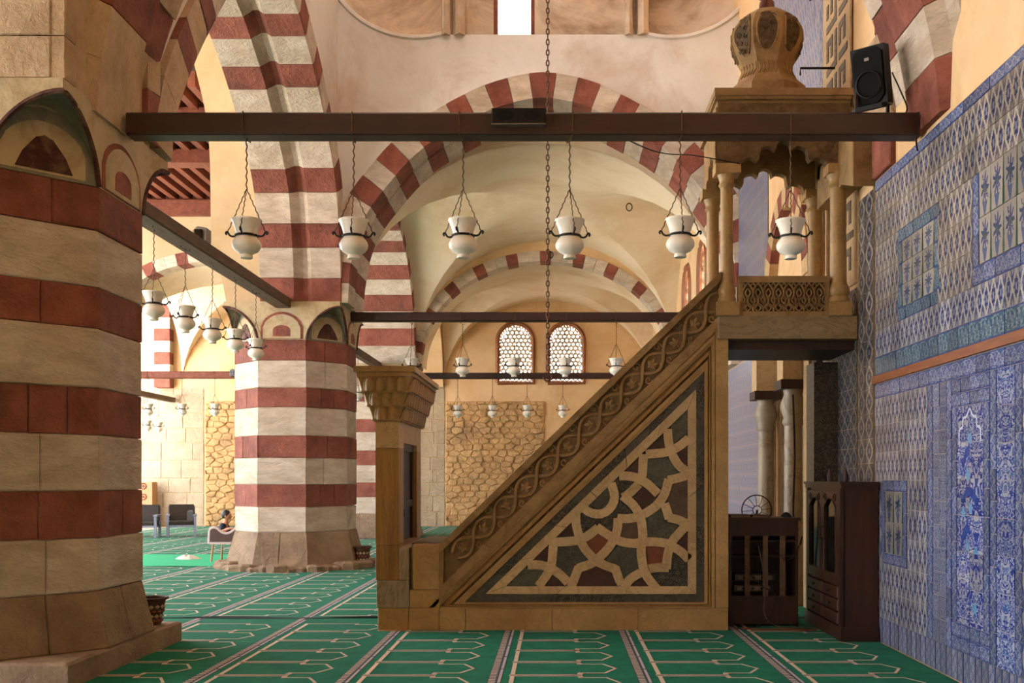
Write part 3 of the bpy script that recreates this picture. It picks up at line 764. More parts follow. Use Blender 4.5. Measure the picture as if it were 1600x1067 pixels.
# ---------------------------------------------------------------- far wall with two arched windows
WIN = [(-1.99, -.86), (-.26, .88)]; ZS, ZH = 4.97, 6.93
fw = MB()
ring = [-17, WIN[0][0], WIN[0][1], WIN[1][0], WIN[1][1], 3.9]
for x0, x1 in ((ring[0], ring[1]), (ring[2], ring[3]), (ring[4], ring[5])): fw.box(x0, x1, YF, YF+.5, -.3, 10.4)
for x0, x1 in WIN:
    fw.box(x0, x1, YF, YF+.5, -.3, ZS)
    r = (x1-x0)/2; c = (x0+x1)/2
    arch_fill(fw, [(c+r*math.cos(PI-PI*q/16), ZH-r+r*math.sin(PI*q/16)) for q in range(17)], lambda h: 10.4, YF, YF+.5, xz)
wf = struct(fw, 'wall_far', 'ochre_plaster')
for i, (x0, x1) in enumerate(WIN):
    r = (x1-x0)/2; c = (x0+x1)/2
    out = [(x0-.05, ZS-.04)]+[(c+(r+.05)*math.cos(PI-PI*q/20), ZH-r+(r+.05)*math.sin(PI*q/20)) for q in range(21)]+[(x1+.05, ZS-.04)]
    path = [(p[0], YF-.03, p[1]) for p in out]
    wn = MB().tube(path+[path[0]], .075, 4).build('window_%d' % (i+2), 'window_wood'); wn['kind'] = 'structure'
    rr = .068; lat = MB(); nr = 0; am = MB()
    z = ZS+.1; row = 0
    while z < ZH-.05:
        x = x0+.08+(.0 if row % 2 else .075)
        while x < x1-.05:
            if z < ZH-r or math.hypot(x-c, z-(ZH-r)) < r-.06:
                lat.tube([(x+rr*math.cos(2*PI*q/10), YF+.05, z+rr*math.sin(2*PI*q/10)) for q in range(10)], .025, 5, True); nr += 1
            x += .15
        z += .133; row += 1
    for q in range(7):
        xx = x0+.02+(x1-x0-.04)*q/6
    tag(lat.build('lattice_ring', 'gypsum', wn), kind='stuff')
    edge = [(c+(r-.045)*math.cos(PI-PI*q/16), ZH-r+(r-.045)*math.sin(PI*q/16)) for q in range(17)]
    edge = [(x0+.045, ZS+.05)]+edge+[(x1-.045, ZS+.05)]
    for q in range(0, len(edge)-1):
        a, b = edge[q], edge[q+1]
        m = 1 if 0 < q < len(edge)-2 else 10
        for k in range(m):
            p = (a[0]+(b[0]-a[0])*(k+.5)/m, a[1]+(b[1]-a[1])*(k+.5)/m)
            am.box(p[0]-.025, p[0]+.025, YF+.045, YF+.06, p[1]-.04, p[1]+.04)
    tag(am.build('amber_pane', 'amber_glass', wn), kind='stuff')
    MB().prism(out, 'xz', YF+.1, YF+.11).build('pane', 'pane', wn)
# big squared blocks and coursed rubble on the far wall
def blocks(x0, x1, z0, z1, h, wd, mat, name='stone_block'):
    z = z0; r = 0
    while z < z1-.05:
        hh = min(h*random.uniform(.85, 1.15), z1-z); x = x0
        if z1-z-hh < .15: hh = z1-z
        while x < x1-.02:
            ww = min(wd*random.uniform(.6, 1.4), x1-x)
            if x1-x-ww < .2: ww = x1-x
            g = .007
            MB().bevel_prism([(x+g, z+g), (x+ww-g, z+g), (x+ww-g, z+hh-g), (x+g, z+hh-g)], 'xz', YF+.02, YF-.016-random.uniform(0, .014), .02, .012).build(name, mat, wf)
            x += ww
        z += hh; r += 1
blocks(-17, -12.15, 0, 4.75, .56, 1.05, 'ashlar')
blocks(-4.78, -3.85, 0, 4.9, .5, .6, 'ashlar')
def rubble(x0, x1, z0, z1, nm):
    """irregular coursed stones: cells around jittered points, each a chamfered block"""
    mb = MB(); ax = .62; pts = []; h = .2; rows = int((z1-z0)/h); step = .34
    for r in range(-1, rows+1):
        n = int((x1-x0)/step)
        for q in range(-1, n+2): pts.append((x0+(q+.5*(r % 2)+random.uniform(-.33, .33))*step, z0+(r+.5+random.uniform(-.3, .3))*h))
    for i, p in enumerate(pts):
        if not (x0-.3 < p[0] < x1+.3 and z0-.2 < p[1] < z1+.2): continue
        poly = [(x0, z0), (x1, z0), (x1, z1), (x0, z1)]
        for o in pts:
            dx, dz = (o[0]-p[0])*ax, o[1]-p[1]
            if o is p or abs(dx) > .5 or abs(dz) > .55: continue
            nx, nz = dx*ax, dz; c_ = nx*(o[0]+p[0])/2+nz*(o[1]+p[1])/2; out = []
            for a, b in zip(poly, poly[1:]+poly[:1]):
                da, db = nx*a[0]+nz*a[1]-c_, nx*b[0]+nz*b[1]-c_
                if da <= 0: out.append(a)
                if da*db < 0: t = da/(da-db); out.append((a[0]+(b[0]-a[0])*t, a[1]+(b[1]-a[1])*t))
            poly = out
            if len(poly) < 3: break
        if len(poly) < 3: continue
        gx, gz = sum(a[0] for a in poly)/len(poly), sum(a[1] for a in poly)/len(poly)
        poly = [(a[0]+(gx-a[0])*.05, a[1]+(gz-a[1])*.06) for a in poly]
        mb.bevel_prism(poly, 'xz', YF+.01, YF-random.uniform(.03, .10), .03, .022)
    tag(mb.build(nm, 'rubble', wf), kind='stuff')
rubble(-12.1, -4.8, 0, 4.3, 'rubble_stone'); rubble(-3.82, -.42, 0, 4.3, 'rubble_stone')
# striped pier against the far wall in the left bay
for k in range(12):
    z = 4.75+k*.4
    MB().bevel_prism([(-13.75, z), (-13.2, z), (-13.2, z+.39), (-13.75, z+.39)], 'xz', YF, YF-.35, .01, .01).build('stone_block', 'red_stone' if k % 2 == 0 else 'white_stone', wf)

# ---------------------------------------------------------------- wooden ceiling of the left bay
wc = struct(MB().box(-13.4, -5.9, 19.4, 27.4, 9.55, 9.65), 'ceiling_boards', 'dark_wood')
for k in range(20):
    x = -13.1+k*.37; MB().box(x, x+.15, 19.4, 27.4, 9.25, 9.55).build('joist', 'red_wood', wc)
for y in (20.6, 23.2): MB().box(-13.4, -5.9, y, y+.42, 8.98, 9.3).build('girder', 'red_wood', wc)
fz = MB().box(-13.4, -5.9, 27.18, 27.4, 8.82, 9.25).box(-13.4, -5.9, 27.1, 27.4, 9.12, 9.2)
fz.build('frieze', 'red_wood', wc)
# ---------------------------------------------------------------- the tiled qibla wall
wr = struct(MB().box(XR, 3.9, -8, 12.95, -.3, 4.66).box(XR+.02, 3.9, -8, 12.95, 4.66, 13.2).box(XR, 3.9, 14.55, 21.5, -.3, 13.2).box(XR, 3.9, 21.5, 25.5, -.3, 4.97).box(XR, 3.9, 22.8, 24.2, 4.97, 13.2).box(XR, 3.9, 25.5, YF+.6, -.3, 13.2).box(XR, 3.9, 12.95, 14.55, 4.3, 13.2).box(XR+.63, 3.9, 12.95, 14.55, -.3, 4.3),
            'wall_right', 'ochre_plaster')
for i, (y0, y1) in enumerate(((21.5, 22.8), (24.2, 25.5))):
    r = (y1-y0)/2; c = (y0+y1)/2; zh = 6.93; fm = MB()
    arc_ = [(c+r*math.cos(PI-PI*q/16), zh-r+r*math.sin(PI*q/16)) for q in range(17)]
    arch_fill(fm, arc_, lambda h: 13.2, XR, 3.9, yz); fm.build('window_surround', 'ochre_plaster', wr)
    out = [(y0, 4.97)]+arc_+[(y1, 4.97)]
    wn = MB().tube([(XR+.0, p[0], p[1]) for p in out+[out[0]]], .07, 4).build('window_%d' % (i+4), 'window_wood'); wn['kind'] = 'structure'
    lat = MB(); z = 5.07; row = 0
    while z < zh-.05:
        y = y0+.08+(0 if row % 2 else .075)
        while y < y1-.05:
            if z < zh-r or math.hypot(y-c, z-(zh-r)) < r-.06: lat.tube([(XR+.1, y+.068*math.cos(2*PI*q/8), z+.068*math.sin(2*PI*q/8)) for q in range(8)], .024, 4, True)
            y += .15
        z += .133; row += 1
    tag(lat.build('lattice_ring', 'gypsum', wn), kind='stuff')
    MB().prism(out, 'yz', XR+.2, XR+.21).build('pane', 'frosted_pane', wn)
TM = {}
def tile_mesh(w, h, mat):
    key = (round(w, 3), round(h, 3), mat)
    if key not in TM:
        mb = MB(); g = .0014; a, b = w/2-g, h/2-g; t = .012; e = .0015
        # local: x depth (towards -X), y along wall, z up ; seen from -X the picture's left is +Y
        mb.add([(-t, a-e, -b+e), (-t, -a+e, -b+e), (-t, -a+e, b-e), (-t, a-e, b-e), (0, a, -b), (0, -a, -b), (0, -a, b), (0, a, b)],
               [(0, 1, 2, 3), (0, 4, 5, 1), (1, 5, 6, 2), (2, 6, 7, 3), (3, 7, 4, 0)])
        mb.uv[0] = [(0, 0), (1, 0), (1, 1), (0, 1)]
        for f in range(1, 5): mb.uv[f] = [(.01, .01)]*4
        TM[key] = mb.mesh('tile', mat)
    return TM[key]
def tiles(y0, y1, z0, z1, tw, th, mat, name='tile', skip=None):
    ny = max(1, round((y1-y0)/tw)); nz = max(1, round((z1-z0)/th)); w, h = (y1-y0)/ny, (z1-z0)/nz
    for i in range(ny):
        for j in range(nz):
            y, z = y0+w*(i+.5), z0+h*(j+.5)
            if skip and any(a < y < b and c < z < d for a, b, c, d in skip): continue
            mt = mat(i, j) if callable(mat) else mat
            place(tile_mesh(w, h, mt), name, wr, (XR+random.uniform(-.002, .001), y, z))
YB = 5.75
struct(MB().box(XR-.004, XR+.02, YB, 10.16, 0, 4.65), 'trim_grout', 'grout')
# lower field
tiles(YB, 10.16, 0, .245, .115, .245, 'tile_plinth', 'plinth_tile')
tiles(YB, 10.16, 2.44, 2.585, .25, .145, 'tile_border', 'border_tile')
SM = (9.24, 9.96, .74, 1.70)
og = lambda i, j: 'tile_ogee'
ow = lambda i, j: 'tile_ogee_warm'
tiles(8.72, 10.16, .245, 2.44, .24, .274, 'tile_ogee', 'tile', [SM])
def framed(y0, y1, z0, z1, b, inner, tw, th, bm='tile_border', bv='tile_border_vertical'):
    tiles(y0, y1, z1-b, z1, .2, b, bm, 'border_tile'); tiles(y0, y1, z0, z0+b, .2, b, bm, 'border_tile')
    tiles(y0, y0+b, z0+b, z1-b, b, .22, bv, 'border_tile'); tiles(y1-b, y1, z0+b, z1-b, b, .22, bv, 'border_tile')
    tiles(y0+b, y1-b, z0+b, z1-b, tw, th, inner, 'panel_tile')
framed(9.24, 9.96, .793, 1.616, .11, 'tile_vase', .25, .3)
tiles(8.60, 8.72, .245, 2.44, .12, .24, 'tile_border_vertical', 'border_tile')
tiles(8.30, 8.60, .245, 2.44, .15, .2, 'tile_floral', 'floral_tile')
tiles(8.19, 8.30, .245, 2.44, .11, .24, 'tile_border_vertical', 'border_tile')
framed(7.47, 8.19, .36, 2.32, .11, 'tile_panel', .25, .29)
tiles(7.47, 8.19, .245, .36, .2, .115, 'tile_border', 'border_tile'); tiles(7.47, 8.19, 2.32, 2.44, .2, .12, 'tile_border', 'border_tile')
tiles(7.35, 7.47, .245, 2.44, .12, .24, 'tile_border_vertical', 'border_tile')
tiles(7.06, 7.35, .245, 2.44, .29, .274, 'tile_palmette', 'floral_tile')
tiles(6.94, 7.06, .245, 2.44, .12, .24, 'tile_border_vertical', 'border_tile')
tiles(YB, 6.94, .245, 2.44, .24, .274, 'tile_ogee', 'tile')
# upper field
tiles(YB, 10.16, 2.675, 2.86, .21, .185, 'tile_border_teal', 'border_tile')
SU = (8.44, 9.50, 3.06, 3.98); CY = (YB, 7.78, 3.12, 3.95)
tiles(YB, 10.16, 2.86, 3.12, .24, .26, 'tile_ogee', 'tile', [SU])
tiles(7.78, 10.16, 3.12, 3.98, .24, .287, 'tile_ogee_warm', 'tile', [SU])
framed(8.453, 9.485, 3.12, 3.98, .12, 'tile_vase', .26, .2, 'tile_border_teal', 'tile_border_teal')
tiles(YB, 7.78, 3.12, 3.27, .2, .15, 'tile_border', 'border_tile')
tiles(YB, 7.66, 3.27, 3.98, .21, .355, 'tile_vase', 'panel_tile'); tiles(7.66, 7.78, 3.27, 3.98, .12, .24, 'tile_border_vertical', 'border_tile')
tiles(YB, 10.16, 3.98, 4.54, .24, .28, 'tile_ogee_warm', 'tile')
tiles(YB, 10.16, 4.54, 4.645, .25, .105, 'tile_border', 'border_tile')
rl = MB().box(XR-.035, XR, 2, 10.2, 2.592, 2.668)
rl.build('rail', plain('rail_wood', '7a4526', .5, hexb='965a34', scale=3, stretch=(8, 1, 8)), wr)
# separate tile strip beside the stair, corner shade put into its darker colours
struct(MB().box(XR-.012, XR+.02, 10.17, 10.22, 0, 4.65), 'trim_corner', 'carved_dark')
tiles(10.23, 10.47, 0, 4.6, .24, .25, 'tile_shaded', 'dark_tile'); tiles(10.5, 10.72, 0, 4.6, .22, .25, 'tile_shaded', 'dark_tile')
# tiles beyond the stair: too small to pick apart, joined
def tile_sheet(y0, y1, z0, z1, t, mat, x=XR):
    mb = MB(); ny, nz = max(1, round((y1-y0)/t)), max(1, round((z1-z0)/t)); w, h = (y1-y0)/ny, (z1-z0)/nz
    for i in range(ny):
        for j in range(nz):
            a, b, c, d = y0+w*i+.003, y0+w*(i+1)-.003, z0+h*j+.003, z0+h*(j+1)-.003; q = random.uniform(-.003, 0)
            n = len(mb.f); mb.add([(x-.012+q, b, c), (x-.012+q, a, c), (x-.012+q, a, d), (x-.012+q, b, d)], [(0, 1, 2, 3)]); mb.uv[n] = [(0, 0), (1, 0), (1, 1), (0, 1)]
    o = mb.build('tile_sheet', mat, wr); o['kind'] = 'stuff'; return o
tile_sheet(15.3, 19.6, 0, 3.66, .25, 'tile_far'); tile_sheet(15.3, 17.78, 3.68, 8.2, .25, 'tile_far'); tile_sheet(1.5, 5.74, .0, 2.585, .25, 'tile_ogee'); tile_sheet(1.5, 5.74, 2.68, 4.645, .25, 'tile_ogee_warm'); tile_sheet(11.0, 12.3, 5.2, 9.4, .25, 'tile_far')
tile_sheet(12.3, 15.3, 6.3, 9.4, .25, 'tile_far'); tile_sheet(19.8, 27, 0, 4.6, .25, 'tile_far'); tile_sheet(10.76, 12.15, 0, 3.7, .22, 'tile_shaded')
# striped pier stones of the big arch where it meets this wall
for k in range(8, 13):
    z = k*.46; MB().bevel_prism([(17.82, z), (19.5, z), (19.5, z+.45), (17.82, z+.45)], 'yz', XR, XR-.14, .01, .01).build('stone_block', 'red_stone' if k % 2 else 'white_stone', wr)
# mihrab niche
nb = MB(); g = []
for q in range(13):
    a = PI*q/12; g.append([(XR+.02+.6*math.sin(a), 13.75-.78*math.cos(a), z) for z in (0, 3.5)])
nb.surf(g)
g = []
for q in range(13):
    a = PI*q/12; g.append([(XR+.02+.6*math.sin(a)*math.cos(b), 13.75-.78*math.cos(a)*math.cos(b), 3.5+.78*math.sin(b)) for b in [PI/2*j/6 for j in range(7)]])
nb.surf(g)
mi = thing('prayer_niche', (XR, 13.75, 0), 'marble prayer niche in the tiled wall, seen through the stair passage', 'niche')
nb.build('niche_shell', 'marble_grey', mi, 50, fix=False)
for q in range(6):
    a = PI*(q+.5)/6; y = 13.75-.74*math.cos(a); x = XR+.02+.56*math.sin(a)
    MB().box(x-.012, x+.012, y-.05, y+.05, .2, 3.4).build('marble_strip', 'marble_black' if q % 2 else 'marble_pale', mi)
for y0, y1, x0, mt in ((12.2, 12.42, 3.17, 'marble_black'), (12.45, 12.72, 3.14, 'marble_pale'), (14.78, 15.02, 3.14, 'marble_pale'), (15.06, 15.26, 3.17, 'marble_grey')):
    MB().box(x0, XR, y0, y1, 0, 5.0).build('frame_strip', mt, mi)
arc = Curve([(13.75-1.02*math.cos(PI*q/24), 4.2+1.15*math.sin(PI*q/24)) for q in range(25)], (13.75, 4.0))
for q in range(17):
    s0, s1 = arc.L*q/17, arc.L*(q+1)/17
    voussoirs(arc, [s0, s1], [(0, 3.12), (0, XR), (.3, XR), (.3, 3.12)], yz, mi, lambda k, q=q: 'red_stone' if q % 2 else 'marble_pale', k=2)
for r, mt in ((.36, 'marble_grey'), (.5, 'marble_pale')):
    for q in range(24):
        pass
for y, xx in ((12.93, 3.06), (14.62, 3.06)):
    c = thing('niche_column', (xx, y, 0), 'slender marble column at the %s edge of the prayer niche' % ('near' if y < 13 else 'far'), 'column')
    MB().lathe((xx, y, 0), [(.125, .3), (.125, .45), (.118, 1.2), (.112, 2.32)], 20).build('shaft', 'marble_grey', c, 50)
    MB().lathe((xx, y, 0), [(.17, 0), (.17, .1), (.14, .16), (.15, .22), (.13, .3)], 20).build('base', 'marble_grey', c, 50)
    MB().lathe((xx, y, 0), [(.12, 2.32), (.14, 2.36), (.12, 2.42), (.165, 2.54), (.155, 2.62), (.115, 2.72), (.13, 2.78)], 20).build('capital', 'marble_grey', c, 50)
    MB().box(xx-.2, xx+.2, y-.2, y+.2, 2.78, 2.9).build('abacus', 'dark_wood', c)
    MB().box(xx-.17, xx+.19, y-.17, y+.17, 2.9, 4.2).build('impost', 'marble_pale', c)
MB().bevel_prism([(14.2, 2.55), (14.35, 2.52), (14.42, 2.95), (14.27, 2.98)], 'yz', 2.72, 2.92, .01, .01)
# inlaid key-pattern panels
def key_panel(y0, y1, z0, z1, skew=0.0, x=XR-.02):
    p = MB().box(x, XR, y0, y1, z0, z1); mb = MB(); u = .085
    ny, nz = int((y1-y0)/u), int((z1-z0)/u)
    rnd = random.Random(3)
    for j in range(1, nz-1):
        for i in range(1, ny-1):
            s = (i % 6, j % 6)
            on = s[0] == 0 and s[1] != 5 or s[1] == 0 and s[0] != 5 or (s[0] == 2 and 2 <= s[1] <= 4) or (s[1] == 4 and 2 <= s[0] <= 4) or (s[0] == 4 and s[1] in (2, 3, 4))
            if on: mb.box(x-.008, x+.002, y0+i*u+.006, y0+(i+1)*u-.0, z0+j*u+.006, z0+(j+1)*u-.0)
    a = p.build('inlay_panel', 'marble_pale', wr); b = mb.build('key_inlay', 'inlay_dark', wr); b['kind'] = 'stuff'
key_panel(10.78, 11.45, 3.75, 5.1); key_panel(11.0, 12.1, 5.9, 7.4)
for k in range(5):
    y = 11.55+k*.13; struct(MB().box(XR-.05-.02*(k % 2), XR+.01, y, y+.1, 3.4, 5.3), 'trim_moulding', 'marble_pale', wr)

for (y0, y1, z0, z1, mt) in ((9.63, 10.19, 4.67, 5.15, 'red_stone'), (9.63, 10.6, 5.16, 5.62, 'warm_stone'), (9.63, 10.3, 5.63, 6.1, 'warm_stone'), (9.63, 10.1, 6.11, 6.6, 'red_stone')):
    MB().bevel_prism([(y0, z0), (y1, z0), (y1, z1), (y0, z1)], 'yz', XR+.03, XR-.04, .012, .012).build('stone_block', mt, wr)
# cusped arch and long curling leaves on the big lower tile panel
def flat(pts, w, name, mt, depth):
    cv = Curve(catmull(pts, 6), (-99, 0)); mb = MB(); L, R = [], []
    for q in range(25):
        t = cv.L*q/24; p, nn = cv.at(t); ww = w(q/24) if callable(w) else w
        L.append((XR-depth, p[0]+nn[0]*ww, p[1]+nn[1]*ww)); R.append((XR-depth, p[0]-nn[0]*ww, p[1]-nn[1]*ww))
    return mb.surf([L, R]).build(name, mt, wr, fix=False)
yc = 7.83
flat([(yc-.2, 1.9), (yc-.2, 2.02), (yc-.13, 2.04), (yc-.13, 2.11), (yc-.06, 2.12), (yc, 2.18), (yc+.06, 2.12), (yc+.13, 2.11), (yc+.13, 2.04), (yc+.2, 2.02), (yc+.2, 1.9)], .011, 'arch_outline', 'print_white', .0135)
lf = lambda q: .004+.034*math.sin(PI*min(1, q*1.05))**1.3
for pts in ([(yc-.17, .75), (yc-.1, .93), (yc+.03, .97), (yc+.15, .88)], [(yc+.16, 1.05), (yc+.1, 1.2), (yc-.02, 1.24), (yc-.12, 1.18)], [(yc-.16, 1.36), (yc-.08, 1.5), (yc+.05, 1.53), (yc+.15, 1.45)], [(yc+.14, 1.72), (yc+.05, 1.84), (yc-.08, 1.85), (yc-.16, 1.77)], [(yc+.06, .56), (yc+.02, .66), (yc+.03, .74), (yc+.07, .82)], [(yc-.1, 1.55), (yc-.13, 1.62), (yc-.12, 1.7), (yc-.07, 1.77)]):
    flat(pts, lf, 'painted_leaf', 'print_blue', .0135)
for (a, b) in ((.04, 1.1), (-.06, .84), (.03, 1.66), (-.02, 1.4), (.11, .68), (-.12, 1.06), (.12, 1.36), (-.1, .62), (.0, 1.95)):
    g = MB(); c = (yc+a, b)
    g.add([(XR-.0138, c[0]+(.042+.012*math.cos(6*t))*math.cos(t), c[1]+(.042+.012*math.cos(6*t))*math.sin(t)) for t in [2*PI*q/36 for q in range(36)]]+[(XR-.0138, c[0], c[1])], [(q, (q+1) % 36, 36) for q in range(36)])
    g.build('painted_flower', 'print_teal', wr, fix=False)
# ---------------------------------------------------------------- the stone pulpit stair
YM = 10.75; K = 145.1
def mx(px): return (px-870)/K
def mz(py): return 1.63+(748-py)/K
def mp(*pp): return [(mx(x), mz(y)) for x, y in pp]
pu = thing('stone_pulpit', (0, YM, 0), 'carved marble stair pulpit with columned canopy, doorway and inlaid triangular side', 'pulpit')
YB2 = 11.85
# body behind the facing
MB().prism(mp((640, 983), (640, 856), (690, 856), (1121, 440), (1121, 528), (1136, 528), (1136, 983)), 'xz', YM+.115, YB2-.02).build('body', 'marble_tan', pu)
# base course
for x0, x1 in ((590.5, 638), (638.5, 686), (686.5, 727), (727.5, 863), (863.5, 997), (997.5, 1138)):
    MB().bevel_prism(mp((x0, 985), (x1, 985), (x1, 950), (x0, 950)), 'xz', YM+.12, YM, .006, .006).build('base_block', 'marble_tan', pu)
T0 = ((668, 951), (1117, 951), (1117, 521)); T1 = ((725, 942), (1102, 942), (1102, 579)); T2 = ((758, 929), (1089, 929), (1089, 607)); T3 = ((789.6, 917), (1076, 917), (1076, 638))
lerp = lambda A, B, t: tuple((a[0]+(b[0]-a[0])*t, a[1]+(b[1]-a[1])*t) for a, b in zip(A, B))
def frame(A, B, d, mat, name, split=(0, 0, 0)):
    for i in range(3):
        j = (i+1) % 3; n = split[i] or 1
        for q in range(n):
            t0, t1 = q/n, (q+1)/n; g = .0012 if n > 1 else 0
            L = lambda P, Q, t: (P[0]+(Q[0]-P[0])*t, P[1]+(Q[1]-P[1])*t)
            pts = mp(L(A[i], A[j], t0+g), L(A[i], A[j], t1-g), L(B[i], B[j], t1-g), L(B[i], B[j], t0+g))
            MB().prism(pts, 'xz', YM+.11, YM+d).build(name, mat[q % len(mat)] if isinstance(mat, tuple) else mat, pu)
prof = [(0, .16, .0, 'marble_tan'), (.16, .30, .022, 'marble_tan'), (.30, .44, .05, 'carved_stone'), (.44, .58, .03, 'marble_amber'), (.58, .70, .058, 'carved_dark'), (.70, .86, .035, 'marble_tan'), (.86, 1.0, .05, 'marble_tan')]
for a, b, d, mt in prof: frame(lerp(T0, T1, a), lerp(T0, T1, b), d, mt, 'moulding')
frame(T1, T2, .068, ('marble_green', 'marble_black'), 'dark_border', (3, 6, 9))
frame(T2, T3, .062, 'marble_pale', 'border_strip', (3, 4, 6))
MB().prism(mp((700, 946), (1110, 946), (1110, 560)), 'xz', YM+.1, YM+.13).build('backing', 'marble_black', pu)
# inlaid stones
Z1 = lambda x, y: (780+x/5.335, 740+y/5.335)
Z2 = lambda x, y: (940+x/5.333, 740+y/5.333)
Z3 = lambda x, y: (900+x/5.335, 580+y/5.335)
INL = [(Z1, 'marble_speckle', [(80, 950), (190, 790), (370, 790), (395, 845), (295, 950)]), (Z1, 'marble_maroon', [(280, 720), (412, 595), (412, 745)]),
 (Z1, 'marble_maroon', [(385, 950), (440, 845), (560, 950)]), (Z1, 'marble_green', [(480, 595), (660, 595), (750, 715), (635, 765), (595, 880), (470, 780)]),
 (Z1, 'marble_maroon', [(470, 538), (610, 395), (638, 525)]), (Z1, 'marble_black', [(680, 330), (800, 375), (955, 335), (945, 500), (822, 400), (695, 490)]),
 (Z1, 'marble_red', [(820, 500), (920, 558), (820, 682), (725, 577)]), (Z1, 'marble_maroon', [(645, 950), (690, 815), (820, 775), (945, 828), (975, 950)]),
 (Z1, 'marble_green', [(745, 268), (908, 105), (932, 200), (865, 302)]), (Z2, 'marble_black', [(100, 58), (210, 48), (275, 78), (165, 185)]),
 (Z2, 'marble_black', [(160, 195), (258, 332), (100, 340), (145, 260)]), (Z2, 'marble_maroon', [(280, 205), (350, 105), (452, 200), (350, 300)]),
 (Z2, 'marble_brown', [(175, 410), (305, 398), (312, 545), (160, 540)]), (Z2, 'marble_green', [(140, 605), (300, 620), (312, 795), (180, 878), (150, 765), (35, 725)]),
 (Z2, 'marble_speckle', [(380, 375), (497, 285), (530, 405), (648, 430), (560, 550), (385, 535)]), (Z2, 'marble_brown', [(555, 210), (600, 78), (730, 35), (730, 380), (602, 335)]),
 (Z2, 'marble_maroon', [(632, 582), (730, 478), (730, 658)]), (Z2, 'marble_red', [(370, 612), (528, 612), (508, 750), (385, 765)]),
 (Z2, 'marble_black', [(588, 645), (730, 770), (730, 968), (515, 968), (425, 838), (585, 828)]), (Z2, 'marble_maroon', [(235, 962), (345, 865), (410, 962)]),
 (Z3, 'marble_speckle', [(945, 300), (800, 450), (818, 605), (945, 500)]), (Z3, 'marble_maroon', [(605, 650), (728, 525), (742, 635)]),
 (Z3, 'marble_maroon', [(420, 832), (525, 715), (522, 855)]), (Z3, 'marble_speckle', [(600, 728), (768, 712), (865, 845), (745, 890), (720, 975), (590, 892)]),
 (Z3, 'marble_maroon', [(845, 690), (945, 620), (945, 798)])]
for zf, mt, pp in INL:
    pts = mp(*[zf(*p) for p in pp])
    MB().prism(pts, 'xz', YM+.105, YM+.078).build('inlay_stone', mt, pu)
STR = [(Z1, [(235, 766), (345, 766), (440, 800), (520, 855), (575, 915)], ()), (Z1, [(470, 540), (455, 580), (446, 650), (438, 745), (405, 835), (325, 945)], ()),
 (Z1, [(640, 330), (642, 420), (662, 505), (692, 590), (745, 665), (835, 745), (982, 803)], ()), (Z1, [(478, 573), (630, 563), (735, 525), (828, 450)], ()),
 (Z1, [(815, 448), (925, 522), (1010, 565), (1090, 582), (1174, 585)], ()), (Z2, [(288, 582), (400, 570), (540, 582), (615, 620), (670, 655), (735, 718)], ()),
 (Z1, [(993, 372), (985, 480), (930, 600), (845, 695), (775, 752), (655, 794)], ()), (Z1, [(666, 782), (635, 860), (600, 950)], ()),
 (Z2, [(135, 372), (210, 378), (292, 366)], ()), (Z2, [(355, 340), (460, 270), (530, 170), (567, 45)], ()), (Z2, [(560, 55), (640, 37), (735, 8)], ()),
 (Z2, [(178, 186), (270, 265), (330, 370), (348, 530), (335, 620), (337, 700), (370, 840), (465, 965)], ()), (Z2, [(183, 200), (235, 165), (315, 85)], ()),
 (Z3, [(525, 935), (556, 870), (562, 780), (568, 690)], ()), (Z3, [(365, 872), (480, 878), (590, 930), (690, 1022)], ()),
 (Z1, [(935, 80), (965, 190), (935, 280), (860, 335), (770, 330), (712, 292)], ()), (Z3, [(768, 480), (775, 570), (790, 640), (812, 700), (865, 785), (945, 845)], ()),
 (Z3, [(585, 690), (750, 675), (865, 625), (948, 555)], ()), (Z2, [(530, 250), (570, 378)], ()), (Z2, [(560, 368), (650, 388), (735, 432)], ()),
 (Z2, [(735, 430), (690, 458), (600, 560), (560, 660), (546, 800)], ()), (Z2, [(565, 789), (470, 786), (400, 800)], ()), (Z2, [(330, 830), (240, 885), (185, 965)], ()),
 (Z2, [(115, 785), (150, 890), (170, 925)], ())]
for i, (zf, pp, _) in enumerate(STR):
    pts = catmull([zf(*p) for p in pp], 5) if len(pp) > 2 else [zf(*p) for p in pp]
    cv = Curve([(mx(x), mz(y)) for x, y in pts], (99, 99)); hw = .048
    L, R = [], []; n = max(4, int(cv.L/.05))
    for q in range(n+1):
        t = cv.L*q/n; p = cv.raw(t); a_, b_ = cv.raw(t-.03), cv.raw(t+.03); tl_ = math.dist(a_, b_) or 1; nn = (-(b_[1]-a_[1])/tl_, (b_[0]-a_[0])/tl_)
        L.append((p[0]+nn[0]*hw, p[1]+nn[1]*hw)); R.append((p[0]-nn[0]*hw, p[1]-nn[1]*hw))
    mb = MB(); y0, y1 = YM+.1, YM+.0655-.0007*i % .004
    for q in range(n):
        mb.prism([L[q], L[q+1], R[q+1], R[q]], 'xz', y0, y1)
    bm_o = mb.build('strap', 'marble_pale', pu, fix=False)
